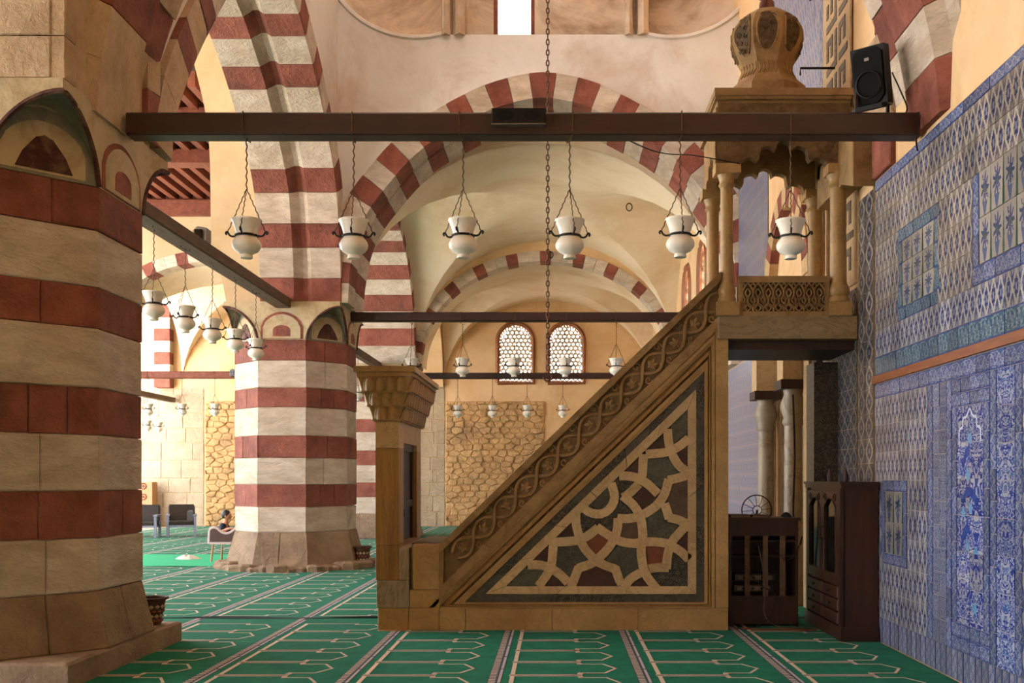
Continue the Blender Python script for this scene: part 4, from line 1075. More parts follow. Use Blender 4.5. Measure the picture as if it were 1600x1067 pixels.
# sloping balustrade with carved vine
A = (687, 852); E = (433/603, -420/603); N = (420/603, 433/603)
def bl(s, t): return (A[0]+E[0]*s+N[0]*t, A[1]+E[1]*s+N[1]*t)
MB().prism(mp((687, 936), (687, 852), (1126, 426), (1126, 518), (1117, 522)), 'xz', YM+.03, YM+.17).build('balustrade', 'carved_stone', pu)
def band(t0, t1, y0, y1, mat, name, s0=0, s1=603):
    def edge(t):   # clip along vertical ends
        return ((687, A[1]+E[1]*(-(N[0]*t)/E[0])+N[1]*t), (1126, A[1]+E[1]*((439-N[0]*t)/E[0])+N[1]*t))
    a, b = edge(t0), edge(t1)
    MB().prism(mp(a[0], a[1], b[1], b[0]), 'xz', y0, y1).build(name, mat, pu)
band(-1, 9, YM-.03, YM+.2, 'carved_stone', 'handrail'); band(47, 60.5, YM-.015, YM+.1, 'carved_stone', 'lower_rail')
MB().prism(mp((686, 936), (686, 851), (693, 845), (693, 930)), 'xz', YM-.01, YM+.05).build('end_stile', 'carved_stone', pu)
def b3(s, t, d): q = bl(s, t); return (mx(q[0]), YM+d, mz(q[1]))
for ph in (0, PI):
    path = [b3(s, 28+14*math.sin(2*PI*s/92+ph), .012+.008*math.cos(2*PI*s/92+ph)) for s in range(6, 590, 4)]
    MB().tube(path, .019, 6, flat=.016).build('vine', 'carved_stone', pu, 50)
def leaf_mesh():
    mb = MB()
    def lobe(cx, cz, an, L, Wd, y0):
        g = []
        for i in range(6):
            u = i/5; wv = Wd*math.sin(PI*(.12+.86*u))
            row = []
            for v in range(5):
                q = (v-2)/2; x, z = L*u, wv*q
                row.append((cx+x*math.cos(an)-z*math.sin(an), y0-.022*(1-q*q)*math.sin(PI*(.15+.7*u))+.006, cz+x*math.sin(an)+z*math.cos(an)))
            g.append(row)
        mb.surf(g)
    for an in (0, .95, -.95): lobe(-.03, 0, an, .095 if an == 0 else .075, .028, -.012)
    for an in (2.3, -2.3): lobe(-.02, 0, an, .06, .022, -.006)
    return mb.mesh('leaf', 'carved_stone', smooth=60)
LM = leaf_mesh(); ang = math.atan2(420, 433)
for k in range(12):
    s = 23+46*k+23; 
    for tt, rr, sc in ((28, ang+(.5 if k % 2 else 2.4), .95),):
        o = place(LM, 'carved_leaf', pu, b3(s-23, tt, .028), (0, -rr, 0)); o.scale = (sc, 1, sc)
    cu = MB()
    for tt, sg in ((14, 1), (42, -1)):
        c = b3(s, tt, .02); sp = [(c[0]+.045*(1-q/16)*math.cos(sg*q*.62), c[1], c[2]+.045*(1-q/16)*math.sin(sg*q*.62)) for q in range(13)]
        cu.tube(sp, .011, 5)
    for tt, sg in ((19, 1), (37, -1)):
        for ds in (-14, 12):
            c = b3(s+ds, tt, .024); q = 10
            cu.add([(c[0]+.026*math.cos(2*PI*j/q), c[1]+.008, c[2]+.026*math.sin(2*PI*j/q)) for j in range(q)]+[(c[0], c[1]-.012, c[2])], [(j, (j+1) % q, q) for j in range(q)])
    cu.build('scroll', 'carved_stone', pu, 50)['kind'] = 'stuff'
band(9, 47, YM+.026, YM+.05, 'recess_shade', 'carved_ground')  # shade between the vines is painted into this ground
# newel block beside the doorway, first step
MB().bevel_prism(mp((640, 950), (687, 950), (687, 922), (640, 922)), 'xz', YM+.3, YM+.0, .006, .006).build('newel_block', 'marble_tan', pu)
MB().bevel_prism(mp((645, 921.5), (687, 921.5), (687, 851), (645, 851)), 'xz', YM+.35, YM+.0, .006, .006).build('newel_block', 'marble_tan', pu)
MB().box(mx(640), mx(690), YM+.2, YB2+.5, mz(856), mz(851)).build('threshold', 'cabinet_wood', pu)
for k in range(9):
    x = mx(690)+k*.33; z = mz(851)+k*.31
    MB().box(x, x+.36, YM+.17, YB2-.1, z-.35, z).build('step', 'marble_tan', pu)
MB().prism(mp((687, 936), (687, 852), (1126, 426), (1126, 518)), 'xz', YB2-.12, YB2-.02).build('balustrade', 'carved_stone', pu)
# doorway at the foot of the stair
XD0, XD1 = mx(587), mx(623)
yn, yf = YM, 12.5
def jamb(y0, y1):
    MB().box(XD0, XD1, y0, y1, mz(851), mz(700)).build('door_jamb', 'marble_amber', pu)
    MB().box(XD0+.0, XD1, y0, y1, mz(700)+.004, mz(650)).build('door_jamb', 'marble_pale', pu)
jamb(yn, yn+.36); jamb(yf-.36, yf)
MB().box(XD0, XD1, yn+.36, yf-.36, mz(690), mz(650)).build('lintel', 'marble_pale', pu)
MB().box(XD0+.05, XD1-.07, yn+.34, yf-.34, mz(851), mz(690)).build('door_leaf', 'dark_wood', pu)
MB().box(XD1-.07, XD1-.045, yn+.36, yn+.43, mz(851), mz(690)).box(XD1-.07, XD1-.045, yf-.43, yf-.36, mz(851), mz(690)).box(XD1-.07, XD1-.045, yn+.43, yf-.43, mz(690)-.08, mz(690)).box(XD1-.07, XD1-.045, yn+.43, yf-.43, 1.3, 1.38).build('door_frame', 'dark_wood', pu)
MB().box(XD1-.05, XD1-.03, yn+.6, yn+.68, 1.2, 1.28).build('door_lock', 'black_iron', pu)
for (x0, x1, z0, z1, mt) in ((587, 623, 906, 851.5, 'marble_amber'), (623.5, 639, 906, 856, 'marble_grey'), (588.5, 639, 949.5, 906.5, 'marble_grey')):
    MB().bevel_prism(mp((x0, z0), (x1, z0), (x1, z1), (x0, z1)), 'xz', yf, yn, .004, .004).build('facing_slab', mt, pu)
MB().bevel_prism(mp((588, 991), (641, 991), (638, 984), (591, 984)), 'xz', yf, yn-.06, .01, .01).build('footing', 'marble_tan', pu)
# stalactite cornice over the doorway
CX0, CX1, CY0, CY1 = mx(587), mx(623), yn, yf
zb, ztop = mz(656), 2.72
MB().box(CX0, CX1, CY0, CY1, zb, ztop).build('cornice_core', 'marble_tan', pu)
def cell_mesh(w, h, out, mat):
    """one stalactite cell: a bulging shell with an arched rim, leaning outwards"""
    mb = MB(); n = 8; g = []  # carved stone made darker: shade of the hollows put into the colour
    for i in range(n+1):
        v = i/n; row = []
        for j in range(9):
            u = -1+j/4; lean = out*v
            a = max(0, 1-(abs(u)/(.9*math.sqrt(max(1e-4, 1-max(0, (v-.35)/.6)**2)) if v < .95 else 1e-3))**2) if v < .95 else 0
            row.append((u*w/2, -(lean+.006+(.022+.03*(1-v))*math.sqrt(a)), v*h))
        g.append(row)
    mb.surf(g)
    pth = []
    for q in range(13):
        t = PI-PI*q/12; pth.append((.9*math.cos(t), .38+.55*math.sin(t)))
    pth = [(-.9, .02)]+pth+[(.9, .02)]
    mb.tube([(u*w/2, -(out*v+.016), v*h) for u, v in pth], .010, 5)
    mb.add([(-w/2, 0, 0), (w/2, 0, 0), (w/2, -.03, 0), (-w/2, -.03, 0)], [(0, 1, 2, 3)])
    mb.add([(-w/2, 0, h), (w/2, 0, h), (w/2, -out-.03, h), (-w/2, -out-.03, h)], [(0, 1, 2, 3)])
    return mb.mesh('cell', mat, smooth=50)
tiers = [(zb, .15, .0, .06), (zb+.15, .15, .05, .06), (zb+.30, .15, .10, .06)]
for tz, th, o0, oo in tiers:
    x0, x1, y0, y1 = CX0-o0, CX1+o0, CY0-o0, CY1+o0
    nf = round((x1-x0)/.1); ns = round((y1-y0)/.18)
    wq = (x1-x0)/nf; cm = cell_mesh(wq*.97, th, oo, 'marble_tan')
    for i in range(nf):
        place(cm, 'stalactite_cell', pu, (x0+wq*(i+.5), y0, tz)); place(cm, 'stalactite_cell', pu, (x0+wq*(i+.5), y1, tz), (0, 0, PI))
    wq = (y1-y0)/ns; cm = cell_mesh(wq*.97, th, oo, 'marble_tan')
    for i in range(ns):
        place(cm, 'stalactite_cell', pu, (x1, y0+wq*(i+.5), tz), (0, 0, PI/2)); place(cm, 'stalactite_cell', pu, (x0, y0+wq*(i+.5), tz), (0, 0, -PI/2))
    MB().box(x0-.03, x1+.03, y0-.03, y1+.03, tz-.012, tz+.012).build('cornice_string', 'marble_tan', pu)
    e0, e1 = .002, oo+.004
    MB().add([(x0-e0, y0-e0, tz), (x1+e0, y0-e0, tz), (x1+e0, y1+e0, tz), (x0-e0, y1+e0, tz), (x0-e1, y0-e1, tz+th), (x1+e1, y0-e1, tz+th), (x1+e1, y1+e1, tz+th), (x0-e1, y1+e1, tz+th)], [(0, 1, 2, 3), (4, 5, 6, 7), (0, 1, 5, 4), (1, 2, 6, 5), (2, 3, 7, 6), (3, 0, 4, 7)]).build('cornice_core', 'marble_tan', pu)
zt = tiers[-1][0]+tiers[-1][1]
e = .17
MB().box(CX0-e, CX1+e, CY0-e, CY1+e, zt, zt+.05).box(CX0-e-.03, CX1+e+.03, CY0-e-.03, CY1+e+.03, zt+.05, zt+.11).build('cornice_top', 'marble_tan', pu)
# right-hand post, platform slab
MB().bevel_prism(mp((1118, 950), (1138, 950), (1138, 530), (1118, 515)), 'xz', YM+.5, YM+.0, .006, .006).build('corner_post', 'marble_tan', pu)
MB().box(mx(1118), mx(1138), YB2-.2, YB2, 0, mz(530)).build('corner_post', 'marble_tan', pu)
XS1 = XR-.015
MB().bevel_prism(mp((1121, 530), (870+XS1*K, 530), (870+XS1*K, 494), (1121, 494)), 'xz', YB2, YM-.03, .01, .012).build('platform_slab', 'marble_slab', pu)
MB().box(mx(1140), XS1, YM+.1, YB2, mz(530)-.1, mz(530)-.002).build('soffit_beam', 'dark_wood', pu)
MB().box(mx(1300), XS1, YM+.75, YB2, 0, mz(553)).build('side_jamb', 'marble_black', pu)
# canopy columns
ZB = mz(494); ZC = mz(258)
YK0, YK1 = YM+.04, YB2-.1
for (x, y, r) in ((1.835, YK0, .07), (3.04, YK0, .088), (1.835, YK1, .075), (3.04, YK1, .088)):
    MB().box(x-.12, x+.12, y-.1, y+.1, ZB, ZB+.15).build('column_base', 'marble_tan', pu)
    MB().lathe((x, y, ZB+.15), [(r*1.45, 0), (r*1.45, .04), (r*1.2, .07), (r*1.4, .11), (r*1.35, .15), (r*1.1, .2)], 20).build('column_base', 'marble_tan', pu, 50)
    MB().lathe((x, y, ZB+.34), [(r*1.05, 0), (r, .1), (r*.96, ZC-ZB-.57)], 20).build('column_shaft', 'marble_tan', pu, 50)
    MB().lathe((x, y, ZC-.24), [(r*1.0, 0), (r*1.25, .03), (r*1.05, .06), (r*1.2, .1), (r*1.55, .16)], 20).build('column_capital', 'marble_tan', pu, 50)
    MB().box(x-.135, x+.135, y-.11, y+.11, ZC-.1, ZC).build('column_capital', 'marble_tan', pu)
# pierced parapet between the front columns
PX0, PX1, PZ0, PZ1 = 1.95, 2.93, ZB, mz(432)
def parapet(y, side=1):
    f = MB().box(PX0, PX1, y-.04, y+.04, PZ0, PZ0+.05).box(PX0, PX1, y-.05, y+.05, PZ1-.07, PZ1)
    f.box(PX0, PX0+.05, y-.04, y+.04, PZ0+.05, PZ1-.07).box(PX1-.05, PX1, y-.04, y+.04, PZ0+.05, PZ1-.07)
    f.build('parapet_frame', 'carved_stone', pu)
    la = MB(); ux, uz = (PX1-PX0-.1)/8, (PZ1-PZ0-.12)/2.5
    def st(pts): la.tube([(PX0+.05+p[0]*ux, y-.03, PZ0+.05+p[1]*uz) for p in catmull(pts, 4)], .0105, 5, flat=.018)
    for i in range(8):
        st([(i, 0), (i+.12, .45), (i+.5, .75), (i+.5, 1.05), (i+.28, 1.2)]); st([(i+1, 0), (i+.88, .45), (i+.5, .75), (i+.5, 1.05), (i+.72, 1.2)])
        st([(i+.5, 0), (i+.22, .3), (i+.5, .55), (i+.78, .3), (i+.5, 0)]); st([(i, .75), (i+.2, 1.0), (i, 1.5), (i+.12, 2.0), (i+.5, 2.5)])
        st([(i+1, .75), (i+.8, 1.0), (i+1, 1.5), (i+.88, 2.0), (i+.5, 2.5)]); st([(i+.5, 1.25), (i+.25, 1.6), (i+.5, 1.95), (i+.75, 1.6), (i+.5, 1.25)])
        st([(i, 1.95), (i+.2, 2.2), (i, 2.5)]); st([(i+1, 1.95), (i+.8, 2.2), (i+1, 2.5)]); st([(i, .55), (i+.18, .9), (i, 1.2)])
    la.build('parapet_lattice', 'carved_stone', pu, 50, fix=False)
    MB().box(PX0+.04, PX1-.04, y+.0, y+.02, PZ0+.04, PZ1-.06).build('parapet_shade', 'recess_shade', pu)  # added dark sheet, stands for the shade seen through the lattice
parapet(YK0-.02)
MB().box(PX0, PX1, YK1-.02, YK1+.04, PZ0, PZ1-.1).build('parapet_back', 'carved_stone', pu)
# lobed arches of the canopy
ZT = mz(180)
def lobed(axis, pos, a0, a1, th, mat, name='canopy_arch'):
    c = (a0+a1)/2; h = (a1-a0)/2
    lob = [(-1, -.02), (-.97, .08), (-.78, .10), (-.72, .02), (-.66, .06), (-.62, .2), (-.5, .28), (-.4, .2), (-.36, .3), (-.34, .46), (-.2, .52), (-.12, .44), (-.1, .56), (0, .64)]
    lob = lob+[(-x, z) for x, z in reversed(lob[:-1])]
    pts = [(c+h*x, ZC-.06+z*.5) for x, z in lob]
    mb = MB()
    pp = catmull(pts, 2)
    arch_fill(mb, pp, lambda q: ZT, pos, pos+th, (xz if axis == 'x' else yz))
    mb.build(name, mat, pu)
lobed('x', YK0-.07, 1.72, 3.16, .12, 'carved_dark'); lobed('x', YK1-.06, 1.74, 3.14, .12, 'carved_stone')
lobed('y', 1.74, YK0-.0, YK1+.05, .12, 'carved_stone'); lobed('y', 3.02, YK0+.05, YK1+.0, .12, 'carved_stone')
rr = random.Random(5); sc = MB()
for k in range(46):                                       # carved scrolls on the front arch
    x, z = rr.uniform(1.76, 3.1), rr.uniform(ZC+.16, ZT-.06); s = rr.choice((-1, 1)); R = rr.uniform(.04, .07)
    if abs(x-2.44) < .5 and z < ZC+.3: continue
    sc.tube([(x+R*(1-q/15)*math.cos(s*q*.6), YK0-.075, z+R*(1-q/15)*math.sin(s*q*.6)) for q in range(12)], .012, 5)
o = sc.build('carved_scroll', 'carved_dark', pu, 50, fix=False); o['kind'] = 'stuff'
MB().bevel_prism([(10.2, 4.62), (10.6, 4.75), (11.6, 4.75), (11.6, 5.24), (10.2, 5.24)], 'yz', XR+.05, 3.02, .01, .01).build('wall_bracket', 'carved_stone', pu)
MB().box(1.70, XS1, YK0-.11, YK1+.12, ZT, ZT+.06).build('canopy_slab', 'carved_stone', pu)
MB().box(1.73, 3.14, YK0-.12, YK0-.05, ZT-.02, ZT+.1).build('canopy_frieze', 'carved_dark', pu)
MB().box(1.72, 3.12, YK0-.1, YK1+.1, ZT+.06, ZT+.14).box(1.69, 3.14, YK0-.15, YK1+.15, ZT+.135, ZT+.165).box(1.68, 3.15, YK0-.18, YK1+.18, ZT+.165, mz(145)).build('canopy_cornice', 'carved_stone', pu)
# bulbous dome with carved panels
dc = (mx(1205)+.06, (YK0+YK1)/2, 6.0); DP = [(.43, -.2), (.43, -.03), (.40, 0), (.345, .05), (.30, .13), (.282, .22), (.285, .255), (.315, .31), (.365, .40), (.395, .49), (.40, .56), (.375, .65), (.31, .745), (.215, .82), (.12, .865), (.09, .875)]
DP = [(r*1.04, z*1.04) for r, z in DP]
n8 = 8; rot = PI/8-.18
MB().lathe(dc, DP, n8, rot=rot).build('dome', 'carved_stone', pu)
def prof_at(z):
    for (r0, z0), (r1, z1) in zip(DP, DP[1:]):
        if z0 <= z <= z1: return r0+(r1-r0)*(z-z0)/max(1e-6, z1-z0)
    return DP[-1][0]
for k in range(8):
    a = 2*PI*(k+.5)/8+rot; ca, sa = math.cos(a), math.sin(a); cf = math.cos(PI/8)
    g = []; zs0, zs1 = .34, .77
    rim = []
    for i in range(9):
        z = zs0+(zs1-zs0)*i/8; wv = .112*math.sin(PI*(i+.5)/9)**.55*(prof_at(z)/.4)
        r = prof_at(z)*cf+.008
        g.append([(dc[0]+ca*r-sa*u, dc[1]+sa*r+ca*u, dc[2]+z) for u in (-wv, -wv*.5, 0, wv*.5, wv)])
    pn = MB().surf(g).build('dome_panel', 'dome_panel', pu, 60, fix=False)
    loop = [r[0] for r in g]+[r[-1] for r in reversed(g)]
    MB().tube(loop, .01, 5, True).build('panel_rim', 'carved_stone', pn, 50)
    rs = random.Random(k); cs = MB()
    for q in range(9):
        i = q % 8; z = zs0+.05+(zs1-zs0-.1)*(q/8.0); r = prof_at(z)*cf+.012; u0 = (.05 if q % 2 else -.05)*prof_at(z)/.4; sg = 1 if q % 2 else -1
        cs.tube([(dc[0]+ca*r-sa*(u0+.045*(1-t/13)*math.cos(sg*t*.7)), dc[1]+sa*r+ca*(u0+.045*(1-t/13)*math.cos(sg*t*.7)), dc[2]+z+.045*(1-t/13)*math.sin(sg*t*.7)) for t in range(11)], .008, 4)
    cs.build('panel_scroll', 'dome_panel', pn, 50, fix=False)
    z0_, z1_ = .1, .24; lt = MB()
    for q in range(5):
        u = -.09+.045*q; r0, r1 = prof_at(z0_)*cf+.006, prof_at(z1_)*cf+.006
        lt.tube([(dc[0]+ca*r0-sa*u, dc[1]+sa*r0+ca*u, dc[2]+z0_), (dc[0]+ca*r1*1.0-sa*(u+.02), dc[1]+sa*r1+ca*(u+.02), dc[2]+(z0_+z1_)/2), (dc[0]+ca*r1-sa*u, dc[1]+sa*r1+ca*u, dc[2]+z1_)], .008, 4)
    lt.build('neck_ornament', 'carved_stone', pu, 50, fix=False)
MB().lathe((dc[0], dc[1], dc[2]+.9), [(.085, 0), (.088, .05), (.082, .1), (.05, .12), (.085, .15), (.09, .18), (.085, .21), (.045, .24), (.06, .28), (.075, .34), (.05, .42), (.02, .5), (.035, .55), (.01, .62)], 20).build('finial', 'turned_wood', pu, 50)
# ---------------------------------------------------------------- tie beams
def beam(x0, x1, y0, y1, z0, z1, mat, label):
    mb = MB(); c = .018
    if (x1-x0) > (y1-y0): pts = [(y0+c, z0), (y1-c, z0), (y1, z0+c), (y1, z1-c), (y1-c, z1), (y0+c, z1), (y0, z1-c), (y0, z0+c)]; mb.prism(pts, 'yz', x0, x1)
    else: pts = [(x0+c, z0), (x1-c, z0), (x1, z0+c), (x1, z1-c), (x1-c, z1), (x0+c, z1), (x0, z1-c), (x0, z0+c)]; mb.prism(pts, 'xz', y0, y1)
    r = thing('tie_beam', ((x0+x1)/2, (y0+y1)/2, z0), label, 'beam')
    mb.build('timber', mat, r); return r
Y1 = 8.9
b1 = beam(-3.80, 3.2, Y1-.1, Y1+.1, 4.665, 4.865, 'wood_beam', 'nearest long dark wooden beam crossing the whole picture in front of the pulpit')
MB().box(-3.7, 3.15, Y1-.112, Y1-.1, 4.668, 4.69).build('edge_strip', 'dark_wood', b1)
b2 = beam(-5.0, -4.72, 10.1, 17.72, 4.66, 4.84, 'old_wood', 'weathered grey-brown beam running back from the near pillar to the middle pillar')
b3_ = beam(-3.9, XR, 18.62, 18.80, 4.57, 4.74, 'wood_beam', 'dark red-brown beam under the big striped arch, above the pulpit balustrade')
b4 = beam(-4.98, -4.78, 19.7, 27.3, 4.62, 4.8, 'old_wood', 'short weathered beam running back from the middle pillar to the farthest pillar')
b5 = beam(-3.9, XR, 28.12, 28.3, 4.45, 4.62, 'wood_beam', 'thin dark beam low across the two arched windows at the back')
b6 = beam(-12.9, -5.9, 28.12, 28.3, 4.46, 4.66, 'red_wood', 'reddish beam across the far left bay behind the middle pillar')
b7 = beam(-13.3, -13.1, 29.3, 34.3, 4.25, 4.42, 'old_wood', 'short pale beam end at the far left beside the near pillar')
for (x, y, z, lab) in ((-4.86, 13.65, 4.84, 'grey box floodlight standing on the weathered beam at left'), (-9.1, 28.1, 4.5, 'small grey floodlight on the end of the reddish far left beam')):
    f = thing('floodlight', (x, y, z), lab, 'floodlight')
    MB().prism([(x-.08, z+.02), (x+.1, z+.02), (x+.1, z+.2), (x-.02, z+.22), (x-.08, z+.16)], 'xz', y-.1, y+.1).build('housing', 'grey_metal', f)
    MB().box(x-.05, x+.05, y-.13, y-.1, z+.04, z+.17).build('lens', 'dark_glass', f); MB().box(x-.04, x+.04, y-.05, y+.05, z, z+.02).build('bracket', 'black_iron', f)

# ---------------------------------------------------------------- hanging lanterns
def lantern(drop):
    """white glass lantern; origin at the beam top centre line, glass foot at -drop-... ; front is -y"""
    r = thing('hanging_lantern', (0, 0, 0), 'lantern', 'lantern', 'white glass lanterns hung from the beams')
    z = -drop
    MB().lathe((0, 0, z), [(.052, 0), (.056, .012), (.05, .03), (.062, .042), (.1, .062), (.124, .095), (.128, .125), (.116, .155), (.096, .18), (.086, .195)], 24).build('glass_globe', 'opal_glass', r, 60)
    MB().lathe((0, 0, z), [(.086, .195), (.094, .235), (.108, .28), (.126, .322), (.134, .335), (.132, .345), (.122, .34), (.104, .29), (.088, .24)], 24, close=False).build('glass_rim', 'opal_glass', r, 60)
    MB().tube([(.096*math.cos(2*PI*q/18), .096*math.sin(2*PI*q/18), z+.2) for q in range(18)], .010, 6, True).build('iron_ring', 'black_iron', r, 50)
    for a in (0, PI, PI*1.5):
        ca, sa = math.cos(a), math.sin(a)
        pth = [(.1, .2), (.125, .195), (.15, .205), (.165, .228), (.178, .236), (.186, .222), (.176, .21)]
        MB().tube([(ca*u, sa*u, z+v) for u, v in catmull(pth, 3)], .009, 5).build('iron_hook', 'black_iron', r, 50)
    top = z+.62
    for a in (0, PI, PI*1.5):
        n = 14; pts = []
        for q in range(n+1):
            t = q/n; rr = .172*(1-t); pts.append((math.cos(a)*rr+.004*(-1)**q, math.sin(a)*rr, z+.225+(top-z-.225)*t))
        MB().tube(pts, .0045, 4).build('chain', 'rust_chain', r)
    MB().tube([(.006*(-1)**q, 0, top+(-.2-top)*q/12) for q in range(13)], .006, 4).build('wire', 'rust_chain', r)
    MB().tube([(.0, -.106, -.205), (.0, -.112, 0.0), (.0, 0, .006), (.0, .112, 0.0), (.0, .106, -.205), (0, 0, -.215)], .005, 4, True).build('wire_loop', 'rust_chain', r)
    return r
OR = ['first', 'second', 'third', 'fourth', 'fifth', 'sixth', 'seventh']
proto = lantern(1.27); proto.location = (-2.765, Y1, 4.865); WL[proto.name] = (-2.765, Y1, 4.865)
proto['label'] = 'white glass lantern on the nearest dark beam, first from the left pillar'
for i, x in enumerate((-1.81, -.835, .115, 1.10, 2.085)):
    extra = (', last and in front of the pulpit canopy' if i == 4 else ', %s from the left pillar' % OR[i+1])
    o = dup(proto, (x, Y1, 4.865+random.uniform(-.01, .01)), 'white glass lantern on the nearest dark beam'+extra)
    o.rotation_euler.z = random.uniform(-.25, .25)
p2 = lantern(1.30); p2.location = (-4.86, 12.04, 4.84); p2['label'] = 'white glass lantern under the weathered left beam, nearest the striped pillar edge'; p2.rotation_euler.z = .3
for i, y in enumerate((13.06, 14.09, 15.1, 16.13)):
    dup(p2, (-4.86, y, 4.84), 'white glass lantern under the weathered left beam, %s one going back' % OR[i+1]).rotation_euler.z = random.uniform(-.3, .3)
p3 = lantern(1.20); p3.location = (-2.72, 18.71, 4.74); p3['label'] = 'white lantern under the middle dark beam, almost hidden behind the doorway cornice'
for i, x in enumerate((-1.765, -.8, .155, 1.115)):
    o = dup(p3, (x, 18.71, 4.74), ['small white lantern under the middle dark beam, just right of the doorway cornice', 'small white lantern on the middle dark beam in front of the left window',
        'small white lantern on the middle dark beam in front of the right window', 'small white lantern on the middle dark beam touching the balustrade edge'][i]); o.rotation_euler.z = random.uniform(-.4, .4)
p4 = lantern(1.26); p4.location = (-2.8, 28.21, 4.62); p4['label'] = 'tiny white lantern before the rubble wall, leftmost of four under the back beam'
for i, x in enumerate((-1.82, -.84, .17)):
    dup(p4, (x, 28.21, 4.62), 'tiny white lantern before the rubble wall, %s of four under the back beam' % OR[i+1])
for i, x in enumerate((-11.54, -10.59, -9.66)):
    dup(p4, (x, 28.21, 4.66), 'tiny white lantern under the reddish far left beam, %s from the near pillar' % OR[i])
for i, y in enumerate((32.2, 33.1)):
    dup(p4, (-13.2, y, 4.42), 'very small lantern low at far left, %s of two before the block wall' % ('right' if i == 0 else 'left'))
o = dup(p4, (-4.86, 24.4, 4.8), 'small lantern peeking out left of the doorway cornice')

# ---------------------------------------------------------------- chain, speakers, wires, hooks
ch = MB(); z = 15.9; k = 0
while z > 3.1:
    pts = [((.02*math.cos(2*PI*q/8) if k % 2 else 0), (0 if k % 2 else .02*math.cos(2*PI*q/8)), .045*math.sin(2*PI*q/8)) for q in range(8)]
    ch.tube([(-.125+p[0], 13.7+p[1], z+p[2]) for p in pts], .009, 4, True); z -= .072; k += 1
ch.tube([(-.125+.06*math.sin(a), 13.7, 3.03+.06*math.cos(a)) for a in [2*PI*q/12 for q in range(10)]], .012, 5)
tag(ch.build('hanging_chain', 'rust_chain', None, 60, fix=False), 'long rusty chain with a hook hanging in front of the big arch', 'chain')
sp = thing('loudspeaker', (2.86, 9.0, 4.865), 'black loudspeaker tilted on the right end of the nearest beam', 'speaker')
Rm = Matrix.Translation((2.85, 8.98, 5.24)) @ Matrix.Rotation(math.radians(-38), 4, 'Z') @ Matrix.Rotation(math.radians(14), 4, 'X')
def xf(mb): mb.v = [tuple(Rm @ Vector(p)) for p in mb.v]; return mb
body = MB().prism([(-.15, -.12), (.15, -.12), (.15, .02), (.085, .17), (-.085, .17), (-.15, .02)], 'xy', -.25, .25)
xf(body).build('cabinet', 'black_plastic', sp)
xf(MB().prism([(-.13, -.17), (-.07, -.235), (.07, -.235), (.13, -.17), (.13, .19), (.08, .235), (-.08, .235), (-.13, .19)], 'xz', -.145, -.115)).build('grille', 'grille_black', sp)
xf(MB().lathe((0, 0, 0), [(.115, -.01), (.115, .01), (.1, .014)], 24)).build('unused', 'black_plastic', sp) if False else None
ring_ = MB().tube([(.11*math.cos(2*PI*q/20), -.15, -.07+.11*math.sin(2*PI*q/20)) for q in range(20)], .012, 5, True); xf(ring_).build('woofer_ring', 'black_plastic', sp, 50)
xf(MB().box(-.02, .02, -.148, -.144, .13, .155)).build('badge', 'grey_metal', sp)
xf(MB().prism([(-.16, -.17), (-.12, -.2), (.12, -.2), (.16, -.17), (.14, -.1), (-.14, -.1)], 'xy', -.285, -.25)).build('base_lip', 'black_plastic', sp)
br = MB().box(2.68, 2.70, 8.95, 8.99, 4.865, 5.2).box(2.98, 3.0, 9.0, 9.04, 4.865, 5.25).box(2.66, 3.02, 8.9, 9.06, 4.865, 4.88)
br.build('bracket', 'black_iron', sp)
MB().tube(catmull([(3.03, 9.02, 5.3), (3.1, 8.98, 5.1), (3.14, 8.95, 4.95), (3.08, 8.93, 4.88), (2.9, 8.92, 4.875)], 5), .007, 5).build('cable', 'black_iron', sp)
sb_ = thing('speaker_bar', (-.33, Y1-.14, 4.74), 'flat black twin speaker fixed to the front of the nearest beam', 'speaker')
MB().bevel_prism([(-.57, 4.735), (-.1, 4.735), (-.1, 4.875), (-.57, 4.875)], 'xz', Y1-.1, Y1-.17, .008, .008).build('housing', 'black_plastic', sb_)
MB().prism([(-.575, 4.728), (-.095, 4.728), (-.095, 4.736), (-.575, 4.736)], 'xz', Y1-.1, Y1-.178).build('trim', 'grey_metal', sb_)
for x in (-.45, -.22): MB().prism([(x+.07*math.cos(a), 4.806+.045*math.sin(a)) for a in [2*PI*q/18 for q in range(18)]], 'xz', Y1-.165, Y1-.176).build('speaker_cone', 'grille_black', sb_)
cw = MB().tube(catmull([(.25, 8.96, 4.87), (.9, 9.4, 4.72), (1.4, 10.1, 4.9), (1.95, 10.62, 4.98)], 8), .006, 4)
tag(cw.build('loose_wire', 'black_iron', None), 'thin black wire sagging from the nearest beam to the pulpit canopy', 'wire')
cw = MB().tube(catmull([(3.19, 8.8, 4.86), (3.16, 8.7, 4.72), (3.14, 8.72, 4.6), (3.18, 8.8, 4.52)], 6), .008, 5)
tag(cw.build('cable_end', 'black_iron', None), 'short black cable curling off the right end of the nearest beam', 'cable')
for (x, y, z, lab) in ((1.69, 23.3, 8.02, 'small iron ring in the vault, highest and rightmost of three'), (1.72, 26.9, 7.9, 'small iron ring in the vault above the windows, middle of three'), (-.17, 27.3, 7.8, 'small iron ring at the crown of the far striped arch')):
    tag(MB().tube([(x+.07*math.cos(a), y, z-.05+.09*math.sin(a)) for a in [2*PI*q/14 for q in range(14)]], .014, 5, True).build('iron_ring', 'black_iron', None, 50), lab, 'ring')
